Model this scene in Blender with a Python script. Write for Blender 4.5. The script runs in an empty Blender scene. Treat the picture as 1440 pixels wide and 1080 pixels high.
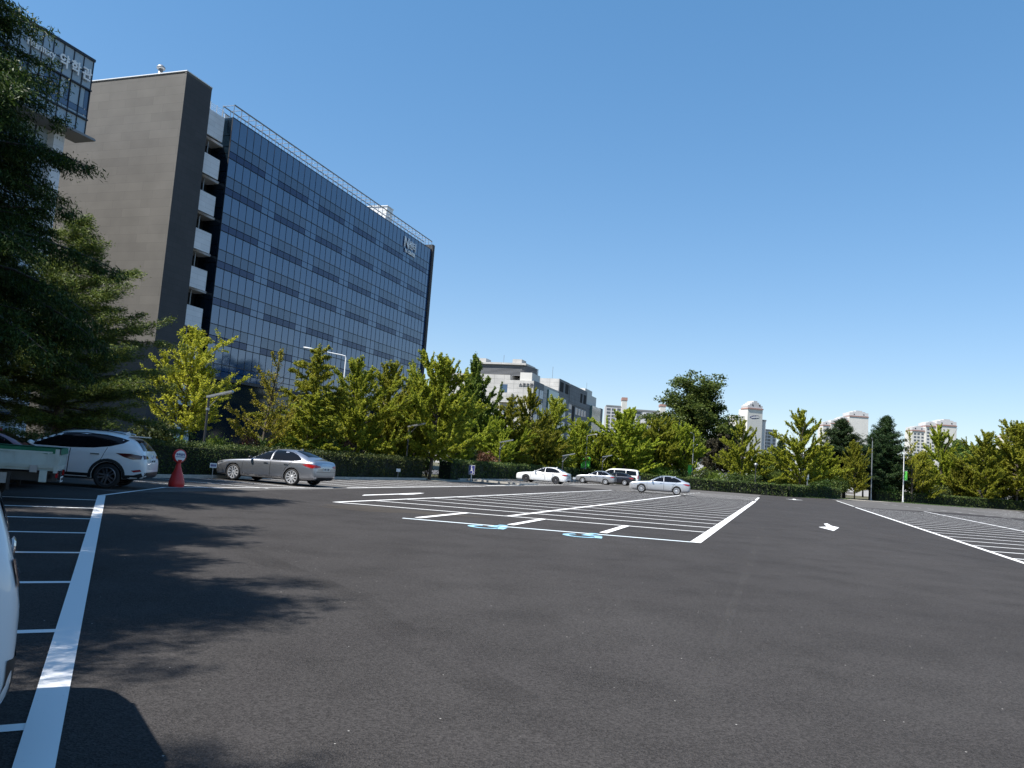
import bpy, bmesh, math, random
import numpy as np
from math import sin, cos, tan, pi, radians, sqrt, atan2, hypot
from mathutils import Vector, Matrix
from mathutils.bvhtree import BVHTree
from mathutils.geometry import delaunay_2d_cdt

scene = bpy.context.scene
COL = scene.collection
random.seed(7)
rng = np.random.default_rng(11)

# ------------------------------------------------------------------ view geometry (survey of the site)
FPX, PITCH, ROLL, EYE = 1120.0, radians(5.65), radians(4.25), 1.6
fw = Vector((0, cos(PITCH), sin(PITCH)))
_r0 = Vector((1, 0, 0)); _u0 = _r0.cross(fw)
rt = cos(ROLL) * _r0 + sin(ROLL) * _u0
up = -sin(ROLL) * _r0 + cos(ROLL) * _u0
def ray(x, y): return (x - 720) / FPX * rt + (540 - y) / FPX * up + fw
def D(x, y, Y):
    d = ray(x, y); t = Y / d.y
    return Vector((d.x * t, Y, EYE + d.z * t))
def G(x, y):
    d = ray(x, y); t = -EYE / d.z
    return Vector((d.x * t, d.y * t, 0))

# lot frame: u runs away along the lot, v to the right
AZ = radians(19.0)
U = Vector((sin(AZ), cos(AZ), 0)); V = Vector((cos(AZ), -sin(AZ), 0))
O = Vector((4.761, 19.729, 0))
def L(u, v, z=0.0):
    p = O + u * U + v * V
    return Vector((p.x, p.y, z))

# ------------------------------------------------------------------ materials
def new_mat(name):
    m = bpy.data.materials.new(name); m.use_nodes = True
    nt = m.node_tree
    b = next(n for n in nt.nodes if n.type == 'BSDF_PRINCIPLED')
    return m, nt, b
def mat(name, col, rough=0.6, metal=0.0, var=0.0, scale=4.0, bump=0.0, bscale=40.0, coat=0.0, ior=None, spec=None, emit=None):
    m, nt, b = new_mat(name)
    b.inputs['Base Color'].default_value = (*col, 1)
    b.inputs['Roughness'].default_value = rough
    b.inputs['Metallic'].default_value = metal
    if coat: b.inputs['Coat Weight'].default_value = coat; b.inputs['Coat Roughness'].default_value = 0.04
    if ior: b.inputs['IOR'].default_value = ior
    if spec is not None: b.inputs['Specular IOR Level'].default_value = spec
    if var or bump:
        tc = nt.nodes.new('ShaderNodeTexCoord')
    if var:
        n = nt.nodes.new('ShaderNodeTexNoise'); n.inputs['Scale'].default_value = scale; n.inputs['Detail'].default_value = 6
        nt.links.new(tc.outputs['Object'], n.inputs['Vector'])
        r = nt.nodes.new('ShaderNodeValToRGB')
        r.color_ramp.elements[0].position = .3; r.color_ramp.elements[1].position = .7
        r.color_ramp.elements[0].color = (*[c * (1 - var) for c in col], 1)
        r.color_ramp.elements[1].color = (*[min(1, c * (1 + var)) for c in col], 1)
        nt.links.new(n.outputs['Fac'], r.inputs['Fac']); nt.links.new(r.outputs['Color'], b.inputs['Base Color'])
    if bump:
        n2 = nt.nodes.new('ShaderNodeTexNoise'); n2.inputs['Scale'].default_value = bscale; n2.inputs['Detail'].default_value = 4
        nt.links.new(tc.outputs['Object'], n2.inputs['Vector'])
        bp = nt.nodes.new('ShaderNodeBump'); bp.inputs['Strength'].default_value = bump; bp.inputs['Distance'].default_value = .02
        nt.links.new(n2.outputs['Fac'], bp.inputs['Height']); nt.links.new(bp.outputs['Normal'], b.inputs['Normal'])
    return m
def leaf_mat(name, c0, c1, c2, trans=0.3, rough=0.55):
    m, nt, b = new_mat(name)
    g = nt.nodes.new('ShaderNodeNewGeometry')
    r = nt.nodes.new('ShaderNodeValToRGB')
    r.color_ramp.elements[0].color = (*c0, 1); r.color_ramp.elements[1].color = (*c2, 1)
    e = r.color_ramp.elements.new(.5); e.color = (*c1, 1)
    oi = nt.nodes.new('ShaderNodeObjectInfo')
    hs = nt.nodes.new('ShaderNodeHueSaturation')
    mr = nt.nodes.new('ShaderNodeMapRange'); mr.inputs['To Min'].default_value = .75; mr.inputs['To Max'].default_value = 1.34
    nt.links.new(oi.outputs['Random'], mr.inputs['Value']); nt.links.new(mr.outputs['Result'], hs.inputs['Value'])
    mr2 = nt.nodes.new('ShaderNodeMapRange'); mr2.inputs['To Min'].default_value = .485; mr2.inputs['To Max'].default_value = .515
    nt.links.new(oi.outputs['Random'], mr2.inputs['Value']); nt.links.new(mr2.outputs['Result'], hs.inputs['Hue'])
    nt.links.new(g.outputs['Random Per Island'], r.inputs['Fac'])
    nt.links.new(r.outputs['Color'], hs.inputs['Color'])
    nt.links.new(hs.outputs['Color'], b.inputs['Base Color'])
    b.inputs['Roughness'].default_value = rough
    b.inputs['Specular IOR Level'].default_value = .25
    t = nt.nodes.new('ShaderNodeBsdfTranslucent'); nt.links.new(hs.outputs['Color'], t.inputs['Color'])
    mx = nt.nodes.new('ShaderNodeMixShader'); mx.inputs['Fac'].default_value = trans
    out = next(n for n in nt.nodes if n.type == 'OUTPUT_MATERIAL')
    nt.links.new(b.outputs[0], mx.inputs[1]); nt.links.new(t.outputs[0], mx.inputs[2]); nt.links.new(mx.outputs[0], out.inputs['Surface'])
    return m
def asphalt(name, base, patch, speck=.75, fine=300.0):
    m, nt, b = new_mat(name)
    N = nt.nodes.new; K = nt.links.new
    tc = N('ShaderNodeTexCoord')
    big = N('ShaderNodeTexNoise'); big.inputs['Scale'].default_value = .16; big.inputs['Detail'].default_value = 5; big.inputs['Roughness'].default_value = .55
    K(tc.outputs['Object'], big.inputs['Vector'])
    r = N('ShaderNodeValToRGB'); r.color_ramp.elements[0].position = .35; r.color_ramp.elements[1].position = .68
    r.color_ramp.elements[0].color = (*base, 1); r.color_ramp.elements[1].color = (*patch, 1)
    K(big.outputs['Fac'], r.inputs['Fac'])
    # roller / tyre streaks running along the lot
    mp = N('ShaderNodeMapping'); mp.inputs['Rotation'].default_value = (0, 0, radians(19)); mp.inputs['Scale'].default_value = (.9, .03, 1)
    K(tc.outputs['Object'], mp.inputs['Vector'])
    st = N('ShaderNodeTexNoise'); st.inputs['Scale'].default_value = 1.0; st.inputs['Detail'].default_value = 3
    K(mp.outputs['Vector'], st.inputs['Vector'])
    stc = N('ShaderNodeMapRange'); stc.inputs['From Min'].default_value = .3; stc.inputs['From Max'].default_value = .7
    stc.inputs['To Min'].default_value = .95; stc.inputs['To Max'].default_value = 1.05
    K(st.outputs['Fac'], stc.inputs['Value'])
    mm = N('ShaderNodeMix'); mm.data_type = 'RGBA'; mm.blend_type = 'MULTIPLY'; mm.inputs['Factor'].default_value = 1
    K(r.outputs['Color'], mm.inputs['A']); K(stc.outputs['Result'], mm.inputs['B'])
    # aggregate: stones and pits
    vo = N('ShaderNodeTexVoronoi'); vo.inputs['Scale'].default_value = 75; K(tc.outputs['Object'], vo.inputs['Vector'])
    vr = N('ShaderNodeMapRange'); vr.inputs['From Min'].default_value = 0; vr.inputs['From Max'].default_value = 1
    vr.inputs['To Min'].default_value = 1 - speck * .5; vr.inputs['To Max'].default_value = 1 + speck * .5
    sp = N('ShaderNodeSeparateColor'); K(vo.outputs['Color'], sp.inputs['Color']); K(sp.outputs['Red'], vr.inputs['Value'])
    m2 = N('ShaderNodeMix'); m2.data_type = 'RGBA'; m2.blend_type = 'MULTIPLY'; m2.inputs['Factor'].default_value = 1
    K(mm.outputs['Result'], m2.inputs['A']); K(vr.outputs['Result'], m2.inputs['B'])
    # rare pale grit
    v2 = N('ShaderNodeTexVoronoi'); v2.inputs['Scale'].default_value = 9; K(tc.outputs['Object'], v2.inputs['Vector'])
    s2 = N('ShaderNodeMath'); s2.operation = 'LESS_THAN'; s2.inputs[1].default_value = .06; K(v2.outputs['Distance'], s2.inputs[0])
    s3 = N('ShaderNodeSeparateColor'); K(v2.outputs['Color'], s3.inputs['Color'])
    s4 = N('ShaderNodeMath'); s4.operation = 'GREATER_THAN'; s4.inputs[1].default_value = .86; K(s3.outputs['Green'], s4.inputs[0])
    s5 = N('ShaderNodeMath'); s5.operation = 'MULTIPLY'; K(s2.outputs[0], s5.inputs[0]); K(s4.outputs[0], s5.inputs[1])
    m3 = N('ShaderNodeMix'); m3.data_type = 'RGBA'; K(s5.outputs[0], m3.inputs['Factor']); K(m2.outputs['Result'], m3.inputs['A'])
    m3.inputs['B'].default_value = (.35, .34, .32, 1)
    K(m3.outputs['Result'], b.inputs['Base Color'])
    # clusters of open pits in the coarse mat
    v3 = N('ShaderNodeTexVoronoi'); v3.inputs['Scale'].default_value = 48; K(tc.outputs['Object'], v3.inputs['Vector'])
    p1 = N('ShaderNodeMapRange'); p1.inputs['From Min'].default_value = .10; p1.inputs['From Max'].default_value = .26; p1.inputs['To Min'].default_value = 0; p1.inputs['To Max'].default_value = 1; K(v3.outputs['Distance'], p1.inputs['Value'])
    pn = N('ShaderNodeTexNoise'); pn.inputs['Scale'].default_value = 1.1; pn.inputs['Detail'].default_value = 5; pn.inputs['Roughness'].default_value = .65; K(tc.outputs['Object'], pn.inputs['Vector'])
    p2 = N('ShaderNodeMapRange'); p2.inputs['From Min'].default_value = .48; p2.inputs['From Max'].default_value = .62; p2.inputs['To Min'].default_value = 1; p2.inputs['To Max'].default_value = .3; K(pn.outputs['Fac'], p2.inputs['Value'])
    pm_ = N('ShaderNodeMath'); pm_.operation = 'MAXIMUM'; K(p1.outputs['Result'], pm_.inputs[0]); K(p2.outputs['Result'], pm_.inputs[1])
    m4 = N('ShaderNodeMix'); m4.data_type = 'RGBA'; m4.blend_type = 'MULTIPLY'; m4.inputs['Factor'].default_value = 1
    K(m3.outputs['Result'], m4.inputs['A']); K(pm_.outputs[0], m4.inputs['B']); K(m4.outputs['Result'], b.inputs['Base Color'])
    b.inputs['Roughness'].default_value = .9; b.inputs['Specular IOR Level'].default_value = .15
    n2 = N('ShaderNodeTexNoise'); n2.inputs['Scale'].default_value = 110; n2.inputs['Detail'].default_value = 3; K(tc.outputs['Object'], n2.inputs['Vector'])
    # pitted areas
    pit = N('ShaderNodeTexNoise'); pit.inputs['Scale'].default_value = .9; pit.inputs['Detail'].default_value = 2; K(tc.outputs['Object'], pit.inputs['Vector'])
    pr = N('ShaderNodeMapRange'); pr.inputs['From Min'].default_value = .38; pr.inputs['From Max'].default_value = .72; pr.inputs['To Min'].default_value = .3; pr.inputs['To Max'].default_value = 1.0
    K(pit.outputs['Fac'], pr.inputs['Value'])
    ad = N('ShaderNodeMath'); ad.operation = 'ADD'; K(n2.outputs['Fac'], ad.inputs[0]); K(vo.outputs['Distance'], ad.inputs[1])
    bp = N('ShaderNodeBump'); bp.inputs['Distance'].default_value = .012; K(pr.outputs['Result'], bp.inputs['Strength'])
    K(ad.outputs[0], bp.inputs['Height']); K(bp.outputs['Normal'], b.inputs['Normal'])
    return m
def paint(name, col, worn):
    m, nt, b = new_mat(name); N = nt.nodes.new; K = nt.links.new
    tc = N('ShaderNodeTexCoord')
    n = N('ShaderNodeTexNoise'); n.inputs['Scale'].default_value = 35; n.inputs['Detail'].default_value = 8; n.inputs['Roughness'].default_value = .7
    K(tc.outputs['Object'], n.inputs['Vector'])
    r = N('ShaderNodeValToRGB'); r.color_ramp.elements[0].position = worn; r.color_ramp.elements[1].position = worn + .12
    r.color_ramp.elements[0].color = (.16, .16, .16, 1); r.color_ramp.elements[1].color = (*col, 1)
    K(n.outputs['Fac'], r.inputs['Fac']); K(r.outputs['Color'], b.inputs['Base Color'])
    b.inputs['Roughness'].default_value = .7
    return m
def courses(name, c0, c1, joint, sx, sz, bump=.3, offset=.5, mortar=.012):
    """stone or tile courses on vertical walls (object space x+y / z)"""
    m, nt, b = new_mat(name); N = nt.nodes.new; K = nt.links.new
    tc = N('ShaderNodeTexCoord'); sep = N('ShaderNodeSeparateXYZ'); K(tc.outputs['Object'], sep.inputs[0])
    ad = N('ShaderNodeMath'); ad.operation = 'ADD'; K(sep.outputs['X'], ad.inputs[0]); K(sep.outputs['Y'], ad.inputs[1])
    cb = N('ShaderNodeCombineXYZ'); K(ad.outputs[0], cb.inputs['X']); K(sep.outputs['Z'], cb.inputs['Y'])
    br = N('ShaderNodeTexBrick'); br.inputs['Scale'].default_value = 1; br.inputs['Mortar Size'].default_value = mortar; br.inputs['Mortar Smooth'].default_value = .2
    br.inputs['Brick Width'].default_value = sx; br.inputs['Row Height'].default_value = sz; br.offset = offset
    br.inputs['Color1'].default_value = (*c0, 1); br.inputs['Color2'].default_value = (*c1, 1); br.inputs['Mortar'].default_value = (*joint, 1)
    K(cb.outputs[0], br.inputs['Vector'])
    n = N('ShaderNodeTexNoise'); n.inputs['Scale'].default_value = .35; n.inputs['Detail'].default_value = 6; K(tc.outputs['Object'], n.inputs['Vector'])
    mr = N('ShaderNodeMapRange'); mr.inputs['From Min'].default_value = .3; mr.inputs['From Max'].default_value = .7; mr.inputs['To Min'].default_value = .86; mr.inputs['To Max'].default_value = 1.1
    K(n.outputs['Fac'], mr.inputs['Value'])
    mx = N('ShaderNodeMix'); mx.data_type = 'RGBA'; mx.blend_type = 'MULTIPLY'; mx.inputs['Factor'].default_value = 1
    K(br.outputs['Color'], mx.inputs['A']); K(mr.outputs['Result'], mx.inputs['B']); K(mx.outputs['Result'], b.inputs['Base Color'])
    b.inputs['Roughness'].default_value = .8
    return m

def stain(name, col, amount):
    """thin see-through film of rubber or damp on the asphalt"""
    m, nt, b = new_mat(name); N = nt.nodes.new; K = nt.links.new
    b.inputs['Base Color'].default_value = (*col, 1); b.inputs['Roughness'].default_value = .9; b.inputs['Specular IOR Level'].default_value = .1
    tc = N('ShaderNodeTexCoord'); n = N('ShaderNodeTexNoise'); n.inputs['Scale'].default_value = .8; n.inputs['Detail'].default_value = 9; K(tc.outputs['Object'], n.inputs['Vector'])
    mr = N('ShaderNodeMapRange'); mr.inputs['From Min'].default_value = .4; mr.inputs['From Max'].default_value = .7; mr.inputs['To Max'].default_value = amount; K(n.outputs['Fac'], mr.inputs['Value'])
    t = N('ShaderNodeBsdfTransparent'); mx = N('ShaderNodeMixShader'); K(mr.outputs['Result'], mx.inputs['Fac']); K(t.outputs[0], mx.inputs[1]); K(b.outputs[0], mx.inputs[2])
    out = next(q for q in nt.nodes if q.type == 'OUTPUT_MATERIAL'); K(mx.outputs[0], out.inputs['Surface']); return m

M = {}
M['asphalt'] = asphalt('new_asphalt', (.0385, .0355, .0345), (.0475, .044, .0425))
M['old_pave'] = asphalt('old_pavement', (.085, .081, .078), (.115, .11, .105), .2)
M['soil'] = mat('soil_and_grass', (.075, .07, .035), .95, var=.5, scale=.7, bump=.6, bscale=8)
M['walk'] = mat('paving', (.34, .31, .26), .85, var=.2, scale=2, bump=.3)
M['kerb'] = mat('kerb_concrete', (.40, .38, .34), .85, var=.2, scale=5, bump=.2)
M['white'] = paint('white_road_paint', (.78, .78, .77), .24)
M['whiteworn'] = paint('worn_white_road_paint', (.68, .68, .66), .33)
M['tyre'] = stain('rubber_marks', (.020, .019, .019), .2)
M['seam'] = stain('pale_seam_dust', (.12, .115, .11), .22)
M['blue'] = paint('pale_blue_road_paint', (.27, .50, .64), .32)
M['dust'] = asphalt('dusty_sand', (.046, .040, .035), (.062, .055, .047), .4)
M['white_b'] = paint('bluish_white_road_paint', (.66, .74, .78), .26)
M['road2'] = mat('side_road', (.07, .07, .075), .9, var=.2)
M['ginkgo'] = leaf_mat('ginkgo_leaves', (.13, .175, .016), (.26, .29, .026), (.42, .41, .045), .48)
M['ginkgo_y'] = leaf_mat('yellowing_ginkgo_leaves', (.20, .225, .02), (.34, .335, .03), (.48, .44, .05), .48)
M['ginkgo_g'] = leaf_mat('green_ginkgo_leaves', (.07, .125, .02), (.13, .19, .026), (.21, .27, .04), .4)
M['broad'] = leaf_mat('broad_dark_leaves', (.045, .085, .018), (.085, .14, .026), (.15, .20, .04), .38)
M['pine'] = leaf_mat('pine_needles', (.012, .028, .010), (.022, .045, .014), (.05, .075, .02), .15)
M['redwood'] = leaf_mat('feathery_needles', (.014, .035, .008), (.03, .065, .012), (.075, .12, .02), .25)
M['fir'] = leaf_mat('fir_needles', (.035, .058, .012), (.075, .105, .02), (.16, .18, .032), .28)
M['hedge'] = leaf_mat('hedge_leaves', (.024, .046, .011), (.052, .08, .018), (.12, .14, .032), .22)
M['shrub'] = leaf_mat('shrub_leaves', (.03, .06, .012), (.05, .095, .018), (.09, .14, .03), .25)
M['redshrub'] = leaf_mat('reddish_leaves', (.05, .025, .018), (.10, .045, .03), (.17, .075, .045), .2)
M['purple'] = leaf_mat('dark_plum_leaves', (.022, .02, .014), (.045, .04, .024), (.075, .07, .035), .2)
M['bark'] = mat('bark', (.075, .06, .048), .9, var=.4, scale=9, bump=.6, bscale=25)
M['palebark'] = mat('grey_bark', (.15, .13, .11), .9, var=.3, scale=9, bump=.5, bscale=25)
M['twig'] = mat('hedge_twigs', (.012, .016, .008), 1)
M['black'] = mat('black_plastic', (.012, .012, .013), .5)
M['rubber'] = mat('tyre_rubber', (.016, .016, .017), .8)
M['well'] = mat('wheel_well', (.008, .008, .008), .95)
M['glass'] = mat('tinted_car_glass', (.005, .006, .008), .04, ior=1.32)
M['chrome'] = mat('chrome', (.7, .71, .73), .12, 1.0)
M['alloy'] = mat('alloy_rim', (.62, .63, .65), .38, .55)
M['darkalloy'] = mat('dark_alloy_rim', (.22, .22, .24), .35, .9)
M['redlamp'] = mat('red_tail_lamp', (.32, .012, .014), .12, coat=.6)
M['darkred'] = mat('dark_tail_lamp', (.07, .008, .010), .12, coat=.6)
M['clearlamp'] = mat('clear_lamp', (.5, .52, .55), .1, .4, coat=.8)
M['plate'] = mat('white_plate', (.72, .73, .72), .5)
M['ink'] = mat('dark_ink', (.02, .022, .03), .6)
M['navy'] = mat('navy_ink', (.03, .035, .20), .5)
M['steel'] = mat('galvanised_steel', (.34, .35, .36), .45, .7, var=.1)
M['whitesteel'] = mat('white_painted_steel', (.72, .73, .73), .4)
M['darksteel'] = mat('dark_painted_steel', (.035, .036, .038), .5)
M['redplastic'] = mat('red_plastic', (.52, .022, .018), .4, var=.12, scale=3)
M['green'] = mat('green_banner_cloth', (.10, .52, .07), .8)
M['canvas'] = mat('green_canvas', (.012, .12, .06), .8, var=.2)
def car_paint(name, col, metal): 
    m = mat(name, col, .32 if metal else .4, metal, coat=1.0)
    return m
M['p_grey'] = car_paint('grey_metallic_paint', (.36, .375, .41), .85)
M['p_white'] = car_paint('white_car_paint', (.76, .77, .78), 0)
M['p_silver'] = car_paint('silver_metallic_paint', (.52, .53, .55), .7)
M['p_silver2'] = car_paint('pale_silver_paint', (.62, .63, .65), .6)
M['p_dark'] = car_paint('dark_car_paint', (.016, .017, .024), .2)
M['p_red'] = car_paint('dark_red_paint', (.17, .012, .02), .3)
M['p_truck'] = mat('pale_green_truck_paint', (.38, .45, .43), .45, var=.12, scale=3)

# ------------------------------------------------------------------ mesh helpers
class MB:
    def __init__(s): s.v = []; s.f = []; s.m = []
    def face(s, pts, mi=0):
        i = len(s.v); s.v += [tuple(p) for p in pts]; s.f.append(tuple(range(i, i + len(pts)))); s.m.append(mi)
    def box(s, x0, x1, y0, y1, z0, z1, mi=0, T=None):
        c = [Vector(p) for p in ((x0, y0, z0), (x1, y0, z0), (x1, y1, z0), (x0, y1, z0), (x0, y0, z1), (x1, y0, z1), (x1, y1, z1), (x0, y1, z1))]
        if T is not None: c = [T @ p for p in c]
        i = len(s.v); s.v += [tuple(p) for p in c]
        for q in ((3, 2, 1, 0), (4, 5, 6, 7), (0, 1, 5, 4), (1, 2, 6, 5), (2, 3, 7, 6), (3, 0, 4, 7)):
            s.f.append(tuple(i + k for k in q)); s.m.append(mi)
    def prism(s, poly, z0, z1, mi=0, T=None):
        n = len(poly); i = len(s.v)
        P = [Vector((x, y, z0)) for x, y in poly] + [Vector((x, y, z1)) for x, y in poly]
        if T is not None: P = [T @ p for p in P]
        s.v += [tuple(p) for p in P]
        s.f.append(tuple(i + k for k in reversed(range(n)))); s.m.append(mi)
        s.f.append(tuple(i + n + k for k in range(n))); s.m.append(mi)
        for k in range(n):
            s.f.append((i + k, i + (k + 1) % n, i + n + (k + 1) % n, i + n + k)); s.m.append(mi)
    def tube(s, pts, rad, n=8, mi=0, cap=True):
        pts = [Vector(p) for p in pts]
        if not hasattr(rad, '__len__'): rad = [rad] * len(pts)
        base = len(s.v)
        for k, p in enumerate(pts):
            t = (pts[min(k + 1, len(pts) - 1)] - pts[max(k - 1, 0)]).normalized()
            a = t.cross(Vector((0, 0, 1)))
            if a.length < 1e-3: a = t.cross(Vector((0, 1, 0)))
            a.normalize(); b = t.cross(a)
            for j in range(n):
                q = p + rad[k] * (cos(2 * pi * j / n) * a + sin(2 * pi * j / n) * b)
                s.v.append(tuple(q))
        for k in range(len(pts) - 1):
            for j in range(n):
                s.f.append((base + k * n + j, base + k * n + (j + 1) % n, base + (k + 1) * n + (j + 1) % n, base + (k + 1) * n + j)); s.m.append(mi)
        if cap:
            s.f.append(tuple(base + j for j in reversed(range(n)))); s.m.append(mi)
            s.f.append(tuple(base + (len(pts) - 1) * n + j for j in range(n))); s.m.append(mi)
    def lathe(s, prof, n=24, axis='z', c=(0, 0, 0), mi=0, a0=0, a1=2 * pi):
        """prof = [(radius, height)]"""
        base = len(s.v); c = Vector(c); full = abs(a1 - a0 - 2 * pi) < 1e-6
        nn = n if full else n + 1
        for r, h in prof:
            for j in range(nn):
                a = a0 + (a1 - a0) * j / n
                p = {'z': (r * cos(a), r * sin(a), h), 'y': (r * cos(a), h, r * sin(a)), 'x': (h, r * cos(a), r * sin(a))}[axis]
                s.v.append(tuple(c + Vector(p)))
        for k in range(len(prof) - 1):
            for j in range(n):
                q = (base + k * nn + j, base + k * nn + (j + 1) % nn, base + (k + 1) * nn + (j + 1) % nn, base + (k + 1) * nn + j)
                s.f.append(q); s.m.append(mi)
    def mesh(s, name, mats, smooth=False, fix=True):
        me = bpy.data.meshes.new(name); me.from_pydata(s.v, [], s.f)
        for m in (mats if isinstance(mats, (list, tuple)) else [mats]): me.materials.append(m)
        me.polygons.foreach_set('material_index', s.m)
        if fix:
            bm = bmesh.new(); bm.from_mesh(me); bmesh.ops.recalc_face_normals(bm, faces=bm.faces); bm.to_mesh(me); bm.free()
        if smooth: me.polygons.foreach_set('use_smooth', [True] * len(me.polygons))
        me.update(); return me
    def build(s, name, mats, parent=None, smooth=False, fix=True):
        return link(name, s.mesh(name, mats, smooth, fix), parent)
def link(name, me, parent=None):
    o = bpy.data.objects.new(name, me); COL.objects.link(o)
    if parent: o.parent = parent
    return o
def tag(o, label=None, cat=None, group=None, kind=None):
    if label: o['label'] = label
    if cat: o['category'] = cat
    if group: o['group'] = group
    if kind: o['kind'] = kind
    return o
def thing(name, label, cat, loc=(0, 0, 0), rz=0.0, group=None):
    o = bpy.data.objects.new(name, None); COL.objects.link(o)
    o.location = loc; o.rotation_euler = (0, 0, rz); o.empty_display_size = .3
    return tag(o, label, cat, group)
CH = {}
def dup(root, loc, rz=0.0, sc=(1, 1, 1), label=None, group=None):
    r = root.copy(); COL.objects.link(r); r.location = loc; r.rotation_euler = (0, 0, rz); r.scale = sc
    if label: r['label'] = label
    if group: r['group'] = group
    for ch in list(root.children):
        c = ch.copy(); COL.objects.link(c); c.parent = r
        for g in list(ch.children):
            d = g.copy(); COL.objects.link(d); d.parent = c
    return r
FONT = {}
def text(name, body, size, T, mat_, parent=None, ext=.02, align='LEFT', bold=0.0, sx=1.0):
    c = bpy.data.curves.new(name, 'FONT'); c.body = body; c.size = size; c.extrude = ext; c.align_x = align; c.offset = bold; c.resolution_u = 3
    t = bpy.data.objects.new(name + '_src', c); COL.objects.link(t)
    dg = bpy.context.evaluated_depsgraph_get()
    me = bpy.data.meshes.new_from_object(t.evaluated_get(dg)); me.name = name
    bpy.data.objects.remove(t); bpy.data.curves.remove(c)
    me.materials.clear(); me.materials.append(mat_)
    me.transform(Matrix.Diagonal((sx, 1, 1, 1))); me.transform(T)
    return link(name, me, parent)
def frame(o, x, z):
    """matrix that writes in the plane spanned by world/local vectors x (reading direction) and z (up)"""
    x = Vector(x).normalized(); z = Vector(z).normalized(); n = x.cross(z)
    return Matrix(((x.x, z.x, n.x, o[0]), (x.y, z.y, n.y, o[1]), (x.z, z.z, n.z, o[2]), (0, 0, 0, 1)))

# ------------------------------------------------------------------ camera, sky, sun
cam = bpy.data.cameras.new('camera'); cam.sensor_width = 36; cam.lens = FPX / 1440 * 36; cam.clip_end = 6000
co = bpy.data.objects.new('camera', cam); COL.objects.link(co)
co.matrix_world = Matrix(((rt.x, up.x, -fw.x, 0), (rt.y, up.y, -fw.y, 0), (rt.z, up.z, -fw.z, EYE), (0, 0, 0, 1)))
scene.camera = co
SUN_AZ, SUN_EL = radians(-118), radians(57)
w = bpy.data.worlds.new('World'); scene.world = w; w.use_nodes = True
nt = w.node_tree; bg = nt.nodes['Background']
sk = nt.nodes.new('ShaderNodeTexSky'); sk.sky_type = 'NISHITA'; sk.sun_disc = False
sk.sun_elevation = SUN_EL; sk.sun_rotation = SUN_AZ; sk.air_density = 1.0; sk.dust_density = .2; sk.ozone_density = 2.2; sk.altitude = 0
hsv = nt.nodes.new('ShaderNodeHueSaturation'); hsv.inputs['Saturation'].default_value = 1.33
gm = nt.nodes.new('ShaderNodeGamma'); gm.inputs['Gamma'].default_value = .64
nt.links.new(sk.outputs[0], hsv.inputs['Color']); nt.links.new(hsv.outputs[0], gm.inputs['Color']); tn = nt.nodes.new('ShaderNodeMix'); tn.data_type = 'RGBA'; tn.blend_type = 'MULTIPLY'; tn.inputs['Factor'].default_value = 1; tn.inputs['B'].default_value = (.975, 1.02, 1.13, 1)
nt.links.new(gm.outputs[0], tn.inputs['A']); nt.links.new(tn.outputs['Result'], bg.inputs['Color']); bg.inputs['Strength'].default_value = .148
sd = bpy.data.lights.new('sun', 'SUN'); sd.energy = 5.0; sd.angle = radians(.53); sd.color = (1, .955, .89)
so = bpy.data.objects.new('sun', sd); COL.objects.link(so)
S = Vector((sin(SUN_AZ) * cos(SUN_EL), cos(SUN_AZ) * cos(SUN_EL), sin(SUN_EL)))
so.rotation_euler = S.to_track_quat('Z', 'Y').to_euler(); so.location = (0, -20, 60)
scene.view_settings.view_transform = 'Standard'; scene.view_settings.look = 'None'; scene.view_settings.exposure = 0.85
scene.view_settings.gamma = 1.0
# ================================================================== GROUND
def sheet(name, polys, m, z, kind='structure'):
    b = MB()
    for P in polys: b.face([(p[0], p[1], z) for p in P])
    o = b.build(name, m); tag(o, kind=kind); return o
sheet('ground', [[(-2500, -800), (2500, -800), (2500, 4000), (-2500, 4000)]], M['soil'], -.016)
sheet('side_road', [[L(-60, -40), L(-60, -29), L(330, -29), L(330, -40)], [L(31.5, -29), L(31.5, -23.4), L(36, -23.4), L(36, -29)]], M['road2'], -.012)
sheet('old_pavement', [[L(-30, -22.2), L(110, -22.2), L(118, 2), L(122, 14), L(128, 40), L(150, 75), L(-30, 75)]], M['old_pave'], -.008)
# fresh dark asphalt with its irregular far edge
edge = [L(-2.5, -15.2), L(20, -15.6), L(46, -15.6), L(45.5, -11), L(46.6, -6), L(49.2, -.2), L(86, -.3), L(98, 8.2), L(55.5, 8.2), L(58, 11), L(66.5, 17.7), L(63.5, 22.5), L(62, 30), L(90, 30), L(120, 36), L(126, 44), L(90, 70), L(-45, 70), L(-45, -40)]
left = [L(-45, -40), L(-12, -40), L(-3, -21.5), L(-2.5, -15.2)]
b = MB()
P = [(p.x, p.y, 0) for p in edge[:-1]] + [(p.x, p.y, 0) for p in left]
bm = bmesh.new(); vs = [bm.verts.new(p) for p in P]; bm.faces.new(vs); bmesh.ops.triangulate(bm, faces=bm.faces)
me = bpy.data.meshes.new('asphalt_lot'); bmesh.ops.recalc_face_normals(bm, faces=bm.faces)
if sum(f.normal.z for f in bm.faces) < 0: bmesh.ops.reverse_faces(bm, faces=bm.faces)
bm.to_mesh(me); bm.free(); me.materials.append(M['asphalt'])
tag(link('asphalt_lot', me), kind='structure')
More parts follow.
